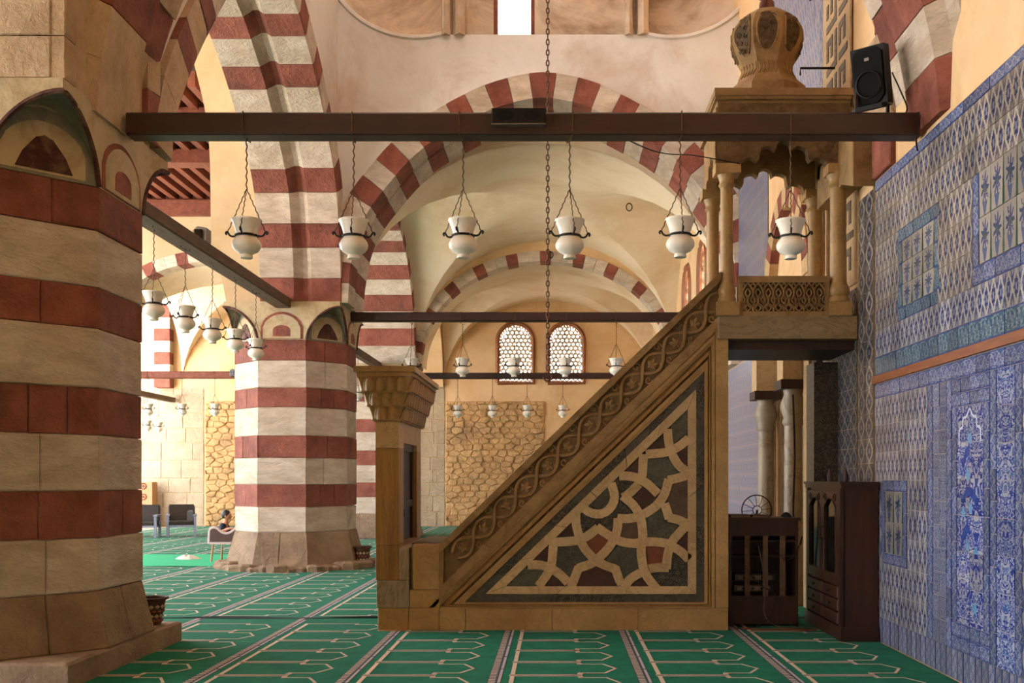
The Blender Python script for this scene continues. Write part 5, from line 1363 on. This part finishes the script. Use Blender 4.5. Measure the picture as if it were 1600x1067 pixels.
# old iron rods on the tiled wall high above the pulpit
for k, (y, z) in enumerate(((11.15, 7.05), (11.6, 6.4), (12.0, 5.75))):
    tag(MB().tube([(XR, y, z), (XR-.42, y+.0, z), (XR-.42, y, z-.08)], .014, 5).build('iron_rod', 'black_iron', None), 'thin iron rod sticking out of the tiled wall right of the dome, %s of three' % ('top', 'middle', 'bottom')[k], 'rod')
st = MB().box(2.26, 2.9, 14.0, 14.04, 4.35, 4.4).box(2.6, 2.63, 14.0, 14.04, 3.9, 4.9)
# ---------------------------------------------------------------- carpets
XB = -.385; PITCH = 1.217; NW = .595
def carpet(y0, y1, x0, x1, label, dashes=True):
    c = thing('prayer_carpet', ((x0+x1)/2, (y0+y1)/2, -.02), label, 'carpet')
    MB().box(x0, x1, y0, y1, -.02, 0).build('pile', 'carpet_green', c)
    ln, st, rg, li, dk = MB(), MB(), MB(), MB(), MB(); z = .0025
    def rect(mb, a, b, cc, d, zz=z): mb.quad((a, cc, zz), (b, cc, zz), (b, d, zz), (a, d, zz))
    def seg(mb, p, q, w):
        dx, dy = q[0]-p[0], q[1]-p[1]; L = math.hypot(dx, dy); nx, ny = -dy/L*w/2, dx/L*w/2
        ex, ey = dx/L*w*.4, dy/L*w*.4
        mb.quad((p[0]-ex+nx, p[1]-ey+ny, z), (q[0]+ex+nx, q[1]+ey+ny, z), (q[0]+ex-nx, q[1]+ey-ny, z), (p[0]-ex-nx, p[1]-ey-ny, z))
    r0 = math.floor((x0-XB)/PITCH); r1 = math.ceil((x1-XB)/PITCH)
    for r in range(r0, r1+1):
        xb = XB+r*PITCH
        if xb-.18 > x0 and xb < x1:
            rect(st, xb-.175, xb-.065, y0, y1, .0015)
            y = y0+.02
            if dashes:
                while y < y1-.04:
                    rect(rg, xb-.168, xb-.112, y, y+.028); 
                    y += .062
                y = y0
                while y < y1-.3:
                    rect(li, xb-.092, xb-.07, y, y+.56); y += .595
            else: rect(li, xb-.095, xb-.07, y0, y1); rect(li, xb-.17, xb-.15, y0, y1)
        if xb+.9 > x1 or xb < x0: continue
        n0 = math.ceil((y0-8.87)/NW)
        y = 8.87+n0*NW
        while y+NW < y1+.02:
            c0_ = y+NW/2; h = .268; w = .024; up = .2
            for s in (1, -1):
                P = [(xb+.0, c0_+s*h), (xb+.575, c0_+s*h), (xb+.585, c0_+s*up), (xb+.79, c0_+s*up), (xb+.89, c0_)]
                seg(ln, P[0], P[1], w); seg(ln, P[1], P[2], .045); seg(ln, P[2], P[3], w); seg(ln, P[3], P[4], w)
            rect(ln, xb, xb+.036, c0_-h, c0_+h, .003); rect(dk, xb, xb+.57, c0_+h+.012, c0_+NW-h-.012, .0012)
            y += NW
    for mb, nm, mt in ((ln, 'niche_outline', 'carpet_cream'), (st, 'stripe', 'carpet_navy'), (rg, 'stripe_rung', 'carpet_cream'), (li, 'stripe_line', 'carpet_lilac'), (dk, 'niche_gap', 'carpet_edge')):
        o = mb.build(nm, mt, c, fix=False); o['kind'] = 'stuff'
    return c
YS = 11.68
cn = carpet(-7.5, YS-.02, -13.0, XR-.03, 'near green prayer carpet with cream niche outlines under the pulpit')
cf_ = carpet(YS+.02, YF-.15, -13.0, XR-.03, 'far green prayer carpet beyond the dark seam, reaching the back wall')
tag(MB().surf([[(-13+.25*i, YS-.05-.03*math.sin(i*.7), .004), (-13+.25*i, YS, .016+.008*math.sin(i*.9)), (-13+.25*i, YS+.05, .004)] for i in range(65)]).build('carpet_seam', 'carpet_edge', None, fix=False),
    'dark raised seam where the near and far carpets meet', 'carpet seam')
rn = MB(); g = []
for i in range(31):
    x = -12.9+i*.222; g.append([(x, y, .012+.004*math.sin(i*1.3+y*3)) for y in (18.5, 18.55, 19.4, 20.2, 21.35, 21.4)])
rn.surf(g)
tag(rn.build('carpet_runner', 'runner_green', None, fix=False), 'plain bright green runner lying left of the middle pillar', 'carpet')
lump = []
for i in range(9):
    r = [1, .98, .9, .8, .65, .5, .33, .15, .02][i]
    lump.append([(-7.45+.24*r*math.cos(a)*(1+.2*math.sin(3*a)), 20.15+.16*r*math.sin(a), .012+.075*(1-r**2)*(1+.2*math.sin(5*a))) for a in [2*PI*j/20 for j in range(21)]])
tag(MB().surf(lump).build('crumpled_cloth', 'cloth_white', None, 60, fix=False), 'small crumpled white cloth on the carpet left of the middle pillar', 'cloth')

# ---------------------------------------------------------------- glazed cupboard beside the tiles
cx0, cx1, cy0, cy1, ct = 2.86, 3.225, 10.0, 11.42, 1.60
cb = thing('glazed_cupboard', ((cx0+cx1)/2, (cy0+cy1)/2, 0), 'tall dark brown cupboard with two glazed doors against the blue tiles', 'cupboard')
MB().box(cx0+.02, cx1, cy0+.02, cy1-.02, .08, ct-.06).build('carcass', 'cabinet_wood', cb)
MB().bevel_prism([(cx0-.02, cy0-.02), (cx1, cy0-.02), (cx1, cy1+.02), (cx0-.02, cy1+.02)], 'xy', 0, .14, .01, .01).build('plinth', 'cabinet_edge', cb)
MB().box(cx0-.03, cx1, cy0-.03, cy1+.03, ct-.03, ct).box(cx0-.015, cx1, cy0-.015, cy1+.015, ct-.07, ct-.03).build('crown_moulding', 'cabinet_edge', cb)
for (a, b) in ((cy0+.02, cy0+.09), (cy1-.09, cy1-.02)):
    MB().box(cx0-.015, cx0+.03, a, b, .14, ct-.07).build('stile', 'cabinet_edge', cb)
dm = (cy0+cy1)/2
for (a, b, hs) in ((cy0+.1, dm-.005, 1), (dm+.005, cy1-.1, -1)):
    out = [(a, .56), (b, .56), (b, ct-.1), (a, ct-.1)]
    d = MB(); fwid = .09; top = lambda u: ct-.26+.09*math.sin(PI*u)
    d.box(cx0-.012, cx0+.015, a, a+fwid, .56, ct-.1).box(cx0-.012, cx0+.015, b-fwid, b, .56, ct-.1).box(cx0-.012, cx0+.015, a+fwid, b-fwid, .56, .66)
    arch_fill(d, [(a+fwid+(b-a-2*fwid)*q/10, top(q/10)) for q in range(11)], lambda q: ct-.1, cx0-.012, cx0+.015, yz)
    do = d.build('door', 'cabinet_wood', cb)
    MB().box(cx0+.004, cx0+.008, a+fwid-.01, b-fwid+.01, .65, ct-.15).build('glass', 'dark_glass', do)
    MB().tube([(cx0-.016, y_, z_) for y_, z_ in [(a+fwid, .67), (b-fwid, .67)]+[(b-fwid-(b-a-2*fwid)*q/10, top(1-q/10)) for q in range(11)]], .009, 5, True).build('bead', 'cabinet_edge', do, 50)
    yk = b-.04 if hs == 1 else a+.04
    MB().tube([(cx0-.01, yk, .98), (cx0-.045, yk, 1.0), (cx0-.045, yk, 1.1), (cx0-.01, yk, 1.12)], .008, 6).build('handle', 'black_iron', do, 50)
    for q in (a+.12, b-.12):
        MB().tube([(cx0-.018, q+.05*(1-t/14)*math.cos(t*.6), ct-.17+.05*(1-t/14)*math.sin(t*.6)) for t in range(12)], .009, 5).build('carved_scroll', 'cabinet_edge', do, 50)
for r, z0 in enumerate((.16, .29, .42)):
    for (a, b) in ((cy0+.1, dm-.01), (dm+.01, cy1-.1)):
        d = MB().bevel_prism([(a, z0), (b, z0), (b, z0+.115), (a, z0+.115)], 'yz', cx0+.03, cx0-.02, .02, .015).build('drawer', 'cabinet_wood', cb)
        MB().lathe((cx0-.03, (a+b)/2, z0+.045), [(.012, 0), (.016, .012), (.01, .024)], 10).build('knob', 'black_iron', d)
MB().box(cx0+.12, cx0+.19, 10.25, 10.31, ct, ct+.12)
for y, lab in ((10.55, 'near'), (11.15, 'far')):
    bt = MB().lathe((3.05, y, ct), [(.03, 0), (.032, .07), (.02, .1), (.014, .13), (.016, .14)], 14)
    tag(bt.build('small_bottle', 'dark_wood', None, 50), 'small dark bottle on top of the glazed cupboard, %s one' % lab, 'bottle')
# ---------------------------------------------------------------- slatted equipment cabinet with things on it
sx0, sx1, sy0, sy1, stp = 1.90, 2.66, 11.0, 11.42, 1.20
sc_ = thing('slatted_cabinet', ((sx0+sx1)/2, (sy0+sy1)/2, 0), 'low dark wooden equipment cabinet with vertical slats under the pulpit platform', 'cabinet')
MB().box(sx0, sx0+.03, sy0, sy1, 0, stp).box(sx1-.03, sx1, sy0, sy1, 0, stp).box(sx0, sx1, sy1-.02, sy1, 0, stp).box(sx0, sx1, sy0, sy1, .03, .06).build('carcass', 'dark_wood', sc_)
MB().bevel_prism([(sx0-.02, sy0-.02), (sx1+.02, sy0-.02), (sx1+.02, sy1+.02), (sx0-.02, sy1+.02)], 'xy', stp-.03, stp, .006, .006).build('top', 'dark_wood', sc_)
MB().box(sx0+.03, sx1-.03, sy0, sy0+.025, stp-.2, stp-.03).build('top_rail', 'dark_wood', sc_)
MB().box(sx0+.03, sx1-.03, sy0, sy0+.025, .06, .34).build('lower_panel', 'dark_wood', sc_)
for x in (2.07, 2.27, 2.46): MB().box(x, x+.055, sy0-.01, sy0+.015, .34, stp-.2).build('slat', 'old_wood', sc_)
for z in (.93, .76): MB().box(sx0+.03, sx1-.03, sy0+.03, sy1-.03, z, z+.02).build('shelf', 'dark_wood', sc_)
for k, (x0, x1, z0, z1) in enumerate(((1.98, 2.42, .50, .57), (1.97, 2.40, .38, .45))):
    a = thing('amplifier', ((x0+x1)/2, 11.2, z0), 'grey amplifier box behind the cabinet slats, %s of two' % ('upper' if k == 0 else 'lower'), 'amplifier')
    MB().box(x0, x1, 11.08, 11.36, z0, z1).build('housing', 'device_grey', a); MB().box(x0+.03, x1-.03, 11.072, 11.08, z0+.012, z1-.012).build('face_panel', 'grey_metal', a)
    for q in range(3): MB().prism([(x0+.1+q*.1+.014*math.cos(t), z0+.035+.014*math.sin(t)) for t in [2*PI*j/10 for j in range(10)]], 'xz', 11.072, 11.06).build('dial', 'black_plastic', a)
for k, (x0, x1, y0, y1, z0, h, mt, lab) in enumerate(((1.92, 2.14, 11.02, 11.3, stp, .035, 'book_brown', 'brown closed book on the slatted cabinet beside the pulpit post'), (2.16, 2.34, 11.04, 11.3, stp, .028, 'book_brown', 'thin brown book on the slatted cabinet under the wire guard'), (2.36, 2.5, 11.05, 11.25, stp, .008, 'paper', 'loose papers on the right end of the slatted cabinet'))):
    b = thing('book' if k < 2 else 'paper_sheets', ((x0+x1)/2, (y0+y1)/2, z0), lab, 'book' if k < 2 else 'paper')
    MB().box(x0+.004, x1-.004, y0+.004, y1-.004, z0+.004, z0+h-.004).build('pages', 'paper', b)
    MB().box(x0, x1, y0, y1, z0, z0+.004).box(x0, x1, y0, y1, z0+h-.004, z0+h).box(x0, x0+.004, y0, y1, z0, z0+h).build('cover', mt, b)
bl_ = [[(2.56+.07*r*math.cos(a)*(1+.2*math.sin(4*a)), 11.15+.1*r*math.sin(a), stp+.06*(1-r*r)) for a in [2*PI*j/16 for j in range(17)]] for r in (1, .9, .7, .45, .2, .02)]
tag(MB().surf(bl_).build('black_cloth', 'dark_cloth', None, 60, fix=False), 'crumpled black cloth on the right corner of the slatted cabinet', 'cloth')
fg = thing('fan_guard', (2.27, 11.36, stp), 'round wire fan guard standing upright on the slatted cabinet', 'fan guard')
fc = (2.27, 11.34, stp+.075)
MB().tube([(fc[0]+.17*math.cos(2*PI*q/28), fc[1], fc[2]+.17*math.sin(2*PI*q/28)) for q in range(28)], .007, 5, True).build('rim', 'black_iron', fg, 50)
MB().tube([(fc[0]+.05*math.cos(2*PI*q/16), fc[1]-.03, fc[2]+.05*math.sin(2*PI*q/16)) for q in range(16)], .005, 5, True).build('hub_ring', 'black_iron', fg, 50)
sk = MB()
for q in range(12):
    a = 2*PI*q/12+.1; sk.tube([(fc[0]+.05*math.cos(a), fc[1]-.03, fc[2]+.05*math.sin(a)), (fc[0]+.12*math.cos(a), fc[1]-.03, fc[2]+.12*math.sin(a)), (fc[0]+.17*math.cos(a), fc[1], fc[2]+.17*math.sin(a))], .003, 4)
sk.build('spokes', 'black_iron', fg)
MB().tube([(fc[0], fc[1], stp), (fc[0], fc[1]-.02, fc[2])], .012, 6).build('stem', 'black_iron', fg)
for pts, mt, lab, r in (([(2.2, 10.9, .9), (2.28, 10.92, .5), (2.27, 10.9, .15), (2.4, 10.85, .03), (2.62, 10.8, .012), (2.78, 10.84, .012)], 'brown_cable', 'brown cable hanging down the front of the slatted cabinet', .007),
                     ([(2.0, 10.82, .012), (2.2, 10.72, .012), (2.45, 10.75, .012), (2.62, 10.66, .012), (2.78, 10.7, .012)], 'orange_cable', 'orange-brown cable lying on the carpet before the slatted cabinet', .009),
                     ([(2.4, 10.9, .86), (2.5, 10.88, .74), (2.62, 10.9, .84), (2.69, 10.95, 1.0), (2.7, 11.05, .9)], 'black_iron', 'black cable looped on the right front of the slatted cabinet', .006),
                     ([(2.1, 10.93, .6), (2.25, 10.91, .45), (2.38, 10.9, .36), (2.3, 10.88, .1), (2.1, 10.84, .012), (1.95, 10.8, .012)], 'black_iron', 'thin black cable trailing from the slats to the floor', .006),
                     ([(2.72, 11.5, 2.6), (2.74, 11.5, 1.9), (2.72, 11.48, 1.2), (2.76, 11.46, .5), (2.7, 11.4, .03)], 'black_iron', 'black cable hanging between the cabinet and the cupboard', .012)):
    tag(MB().tube(catmull(pts, 8), r, 5).build('power_cable', mt, None, 60), lab, 'cable')
# ---------------------------------------------------------------- baskets
def basket(x, y, z, r0, r1, h, label):
    b = thing('woven_basket', (x, y, z), label, 'basket')
    MB().lathe((x, y, z), [(r0, 0), (r0*1.04, h*.1), ((r0+r1)/2*.97, h*.55), (r1*.95, h*.9)], 24, close=False).build('body', 'wicker', b, 50)
    MB().lathe((x, y, z), [(r1*.95, h*.88), (r1*1.1, h*.92), (r1*1.12, h*.98), (r1*1.02, h), (r1*.9, h*.96), (r1*.85, h*.5)], 24, close=False).build('rim', 'wicker', b, 50)
    for row in range(4):
        for q in range(14):
            mt = ('wicker_red', 'wicker_cream')[row % 2]; a = 2*PI*(q+.5*(row % 2))/14; zz = h*(.15+.17*row); rr = r0+(r1*.95-r0)*(zz/h)+.004
            w_, hh = .028, h*.085
            c_, s_ = math.cos(a), math.sin(a)
            MB().add([(x+c_*rr-s_*u, y+s_*rr+c_*u, z+zz+v) for u, v in ((-w_, 0), (0, -hh), (w_, 0), (0, hh))]+[(x+c_*(rr+.012), y+s_*(rr+.012), z+zz)], [(0, 1, 4), (1, 2, 4), (2, 3, 4), (3, 0, 4)]).build('diamond', mt, b)
    return b
basket(-4.0, 9.82, .2, .1, .155, .27, 'small patterned woven basket on the plinth of the near pillar')
basket(-3.62, 18.55, .02, .12, .165, .36, 'dark woven basket at the right foot of the middle pillar')
# ---------------------------------------------------------------- far armchairs, carved stand, seated child
def armchair(x, y, rz, label):
    r = thing('armchair', (0, 0, 0), label, 'armchair', 'dark cushioned armchairs by the back wall')
    for sx in (-1, 1):
        for sy in (-1, 1): MB().box(sx*.36-.035, sx*.36+.035, sy*.33-.035, sy*.33+.035, 0, .6 if sy < 0 else .42).build('leg', 'grey_paint', r)
        MB().bevel_prism([(sx*.36-.05, -.38), (sx*.36+.05, -.38), (sx*.36+.05, .36), (sx*.36-.05, .36)], 'xy', .58, .63, .01, .01).build('armrest', 'grey_paint', r)
    MB().box(-.36, .36, -.36, .34, .28, .34).build('seat_frame', 'grey_paint', r)
    MB().bevel_prism([(-.33, -.37), (.33, -.37), (.33, .3), (-.33, .3)], 'xy', .34, .46, .05, .04).build('seat_cushion', 'leather', r)
    MB().prism([(.26, .4), (.38, .38), (.46, .88), (.37, .9)], 'yz', -.33, .33).build('back_cushion', 'leather', r)
    MB().prism([(.39, .3), (.43, .3), (.5, .86), (.47, .86)], 'yz', -.36, .36).build('back_frame', 'grey_paint', r)
    r.location = (x, y, 0); r.rotation_euler.z = rz; return r
armchair(-11.52, 27.85, math.radians(12), 'dark cushioned armchair with pale frame, beside the edge of the near pillar')
armchair(-10.62, 28.25, math.radians(20), 'dark cushioned armchair with pale frame, right one with a bag on it')
tag(MB().bevel_prism([(-10.45, 28.2), (-10.27, 28.2), (-10.27, 28.34), (-10.45, 28.34)], 'xy', .46, .74, .03, .05).build('black_bag', 'leather', None), 'small black bag on the right armchair', 'bag')
cs = thing('carved_stand', (-13.95, 33.9, 0), 'pale wooden carved stand against the back wall, at the near pillar edge', 'stand')
MB().box(-14.3, -13.68, 33.75, 34.2, 0, 1.52).build('body', 'pale_wood', cs)
for k in range(4):
    z = .2+k*.36
    MB().tube([(-13.98+.1*math.cos(2*PI*q/16), 33.74, z+.1+.1*math.sin(2*PI*q/16)) for q in range(16)], .018, 5, True).build('carved_ring', 'red_wood', cs, 50)
    MB().prism([(-13.98+.04*math.cos(2*PI*q/10), z+.1+.04*math.sin(2*PI*q/10)) for q in range(10)], 'xz', 33.76, 33.72).build('carved_boss', 'red_wood', cs)
# chair with a child
CXc, CYc = -6.45, 19.8
chq = thing('tub_chair', (CXc, CYc, 0), 'brown tub chair with pinkish rim, half behind the middle pillar', 'chair')
prof2 = [(-.33, .60), (-.30, .66), (-.2, .67), (-.08, .58), (.05, .57), (.18, .66), (.28, .80), (.33, .86)]
for s, mtb in ((-.3, 'chair_brown'), (.3, 'chair_brown')):
    pts = [(-.33, .40)]+catmull(prof2, 3)+[(.34, .40)]
    MB().prism([(CXc+p[0], p[1]) for p in pts], 'xz', CYc+s-.025, CYc+s+.025).build('side_panel', mtb, chq)
    MB().tube([(CXc+p[0], CYc+s, p[1]) for p in [(-.34, .36)]+catmull(prof2, 3)], .03, 6).build('rim', 'chair_shell', chq, 50)
MB().box(CXc-.33, CXc+.34, CYc-.32, CYc+.32, .35, .41).build('seat', 'chair_shell', chq)
MB().prism([(CXc+.26, .4), (CXc+.32, .4), (CXc+.38, .86), (CXc+.32, .88)], 'xz', CYc-.3, CYc+.3).build('backrest', 'chair_brown', chq)
for sx, sy in ((-.27, -.27), (-.27, .27), (.27, -.27), (.27, .27)):
    MB().tube([(CXc+sx, CYc+sy, .36), (CXc+sx*1.12, CYc+sy*1.12, 0)], .02, 6).build('leg', 'pale_wood', chq)
# ---- child: one skinned body
def skin_body(name, verts, edges, radii, mat, parent, root=0, lev=2):
    me = bpy.data.meshes.new(name); ofs = WL[parent.name]
    me.from_pydata([(v[0]-ofs[0], v[1]-ofs[1], v[2]-ofs[2]) for v in verts], edges, []); me.materials.append(M[mat])
    o = bpy.data.objects.new(name, me); COL.objects.link(o); o.parent = parent
    me.skin_vertices if hasattr(me, 'skin_vertices') else None
    sk = o.modifiers.new('skin', 'SKIN'); sk.use_smooth_shade = True
    if not me.skin_vertices: me.attributes.new('skin', 'FLOAT', 'POINT')
    for i, r in enumerate(radii):
        me.skin_vertices[0].data[i].radius = (r, r) if not isinstance(r, tuple) else r
        me.skin_vertices[0].data[i].use_root = (i == root)
    ss = o.modifiers.new('subdivision', 'SUBSURF'); ss.levels = lev; ss.render_levels = lev
    return o
ks = thing('person', (CXc-.12, CYc, 0), 'child in a navy top leaning on the arm of the brown tub chair', 'person')
x, y = CXc-.16, CYc
V = [(x, y, .47), (x, y, .56), (x+.01, y, .66), (x+.03, y, .73), (x+.045, y, .78), (x+.06, y, .86),
     (x, y-.12, .70), (x+.06, y-.24, .60), (x+.22, y-.28, .665), (x+.29, y-.28, .66), (x, y+.12, .70), (x+.08, y+.18, .58), (x+.22, y+.1, .56),
     (x+.02, y-.07, .46), (x+.2, y-.1, .47), (x+.22, y-.1, .28), (x+.22, y-.1, .1), (x+.02, y+.07, .46), (x+.2, y+.1, .47), (x+.22, y+.1, .28), (x+.22, y+.1, .1)]
EDG = [(0, 1), (1, 2), (2, 3), (3, 4), (4, 5), (3, 6), (6, 7), (7, 8), (8, 9), (3, 10), (10, 11), (11, 12), (0, 13), (13, 14), (14, 15), (15, 16), (0, 17), (17, 18), (18, 19), (19, 20)]
RAD = [.085, .085, .085, .05, .04, .06, .04, .034, .027, .022, .04, .034, .026, .06, .05, .042, .032, .06, .05, .042, .032]
try:
    skin_body('body', V, EDG, RAD, 'skin', ks)
    sel = [0, 1, 2, 3, 6, 7, 10, 11]; mp_ = {a: i for i, a in enumerate(sel)}
    skin_body('navy_top', [V[i] for i in sel], [(mp_[a], mp_[b]) for a, b in EDG if a in mp_ and b in mp_], [RAD[i]+.016 for i in sel], 'navy_cloth', ks)
    sel = [0, 13, 14, 15, 17, 18, 19]; mp_ = {a: i for i, a in enumerate(sel)}
    skin_body('trousers', [V[i] for i in sel], [(mp_[a], mp_[b]) for a, b in EDG if a in mp_ and b in mp_], [RAD[i]+.014 for i in sel], 'dark_cloth', ks)
except Exception as ex: print('SKIN FAILED', ex)
hx, hy, hz = x+.07, y, .90
def ell(c, r, n=16, m=12, keep=None):
    g = []
    for i in range(m+1):
        a = PI*i/m; g.append([(c[0]+r[0]*math.sin(a)*math.cos(2*PI*j/n), c[1]+r[1]*math.sin(a)*math.sin(2*PI*j/n), c[2]+r[2]*math.cos(a)) for j in range(n+1)])
    return g
hd = MB().surf(ell((hx, hy, hz-.0), (.082, .07, .1)))
hd.surf(ell((hx+.082, hy, hz-.015), (.022, .012, .022), 8, 6)); hd.surf(ell((hx+.055, hy, hz-.075), (.03, .03, .025), 8, 6))
hd.surf(ell((hx-.01, hy-.07, hz-.01), (.018, .01, .028), 8, 6)); hd.surf(ell((hx-.01, hy+.07, hz-.01), (.018, .01, .028), 8, 6))
hd.build('head', 'skin', ks, 60, fix=False)
MB().surf(ell((hx-.018, hy, hz+.022), (.09, .079, .096))).build('hair', 'hair', ks, 60, fix=False)
for s in (-1, 1): MB().surf(ell((hx+.068, hy+s*.028, hz+.012), (.012, .014, .008), 8, 6)).build('eye', 'hair', ks, 60, fix=False)
MB().surf(ell((hx+.074, hy, hz-.05), (.012, .022, .006), 8, 6)).build('mouth', 'chair_brown', ks, 60, fix=False)
hand = MB(); hb = (x+.29, y-.28, .665)
for q in range(5):
    oy = (-.022+.011*q) if q < 4 else .03; L_ = (.045, .055, .052, .042, .03)[q]
    hand.tube([(hb[0]+.01, hb[1]+oy, hb[2]), (hb[0]+.01+L_*.6, hb[1]+oy*1.15, hb[2]+.004), (hb[0]+.01+L_, hb[1]+oy*1.2, hb[2]-.016)], [.0075, .007, .005], 6)
hand.build('fingers', 'skin', ks, 60)
# dark bundle and seated shape behind the middle pillar
bd = [[(-3.42+.14*r*math.cos(a)*(1+.15*math.sin(3*a)), 19.55+.12*r*math.sin(a), .0+.14*(1-r*r)) for a in [2*PI*j/16 for j in range(17)]] for r in (1, .92, .75, .5, .25, .02)]
tag(MB().surf(bd).build('black_bundle', 'dark_cloth', None, 60, fix=False), 'small black cloth bundle on the carpet right behind the middle pillar', 'bundle')
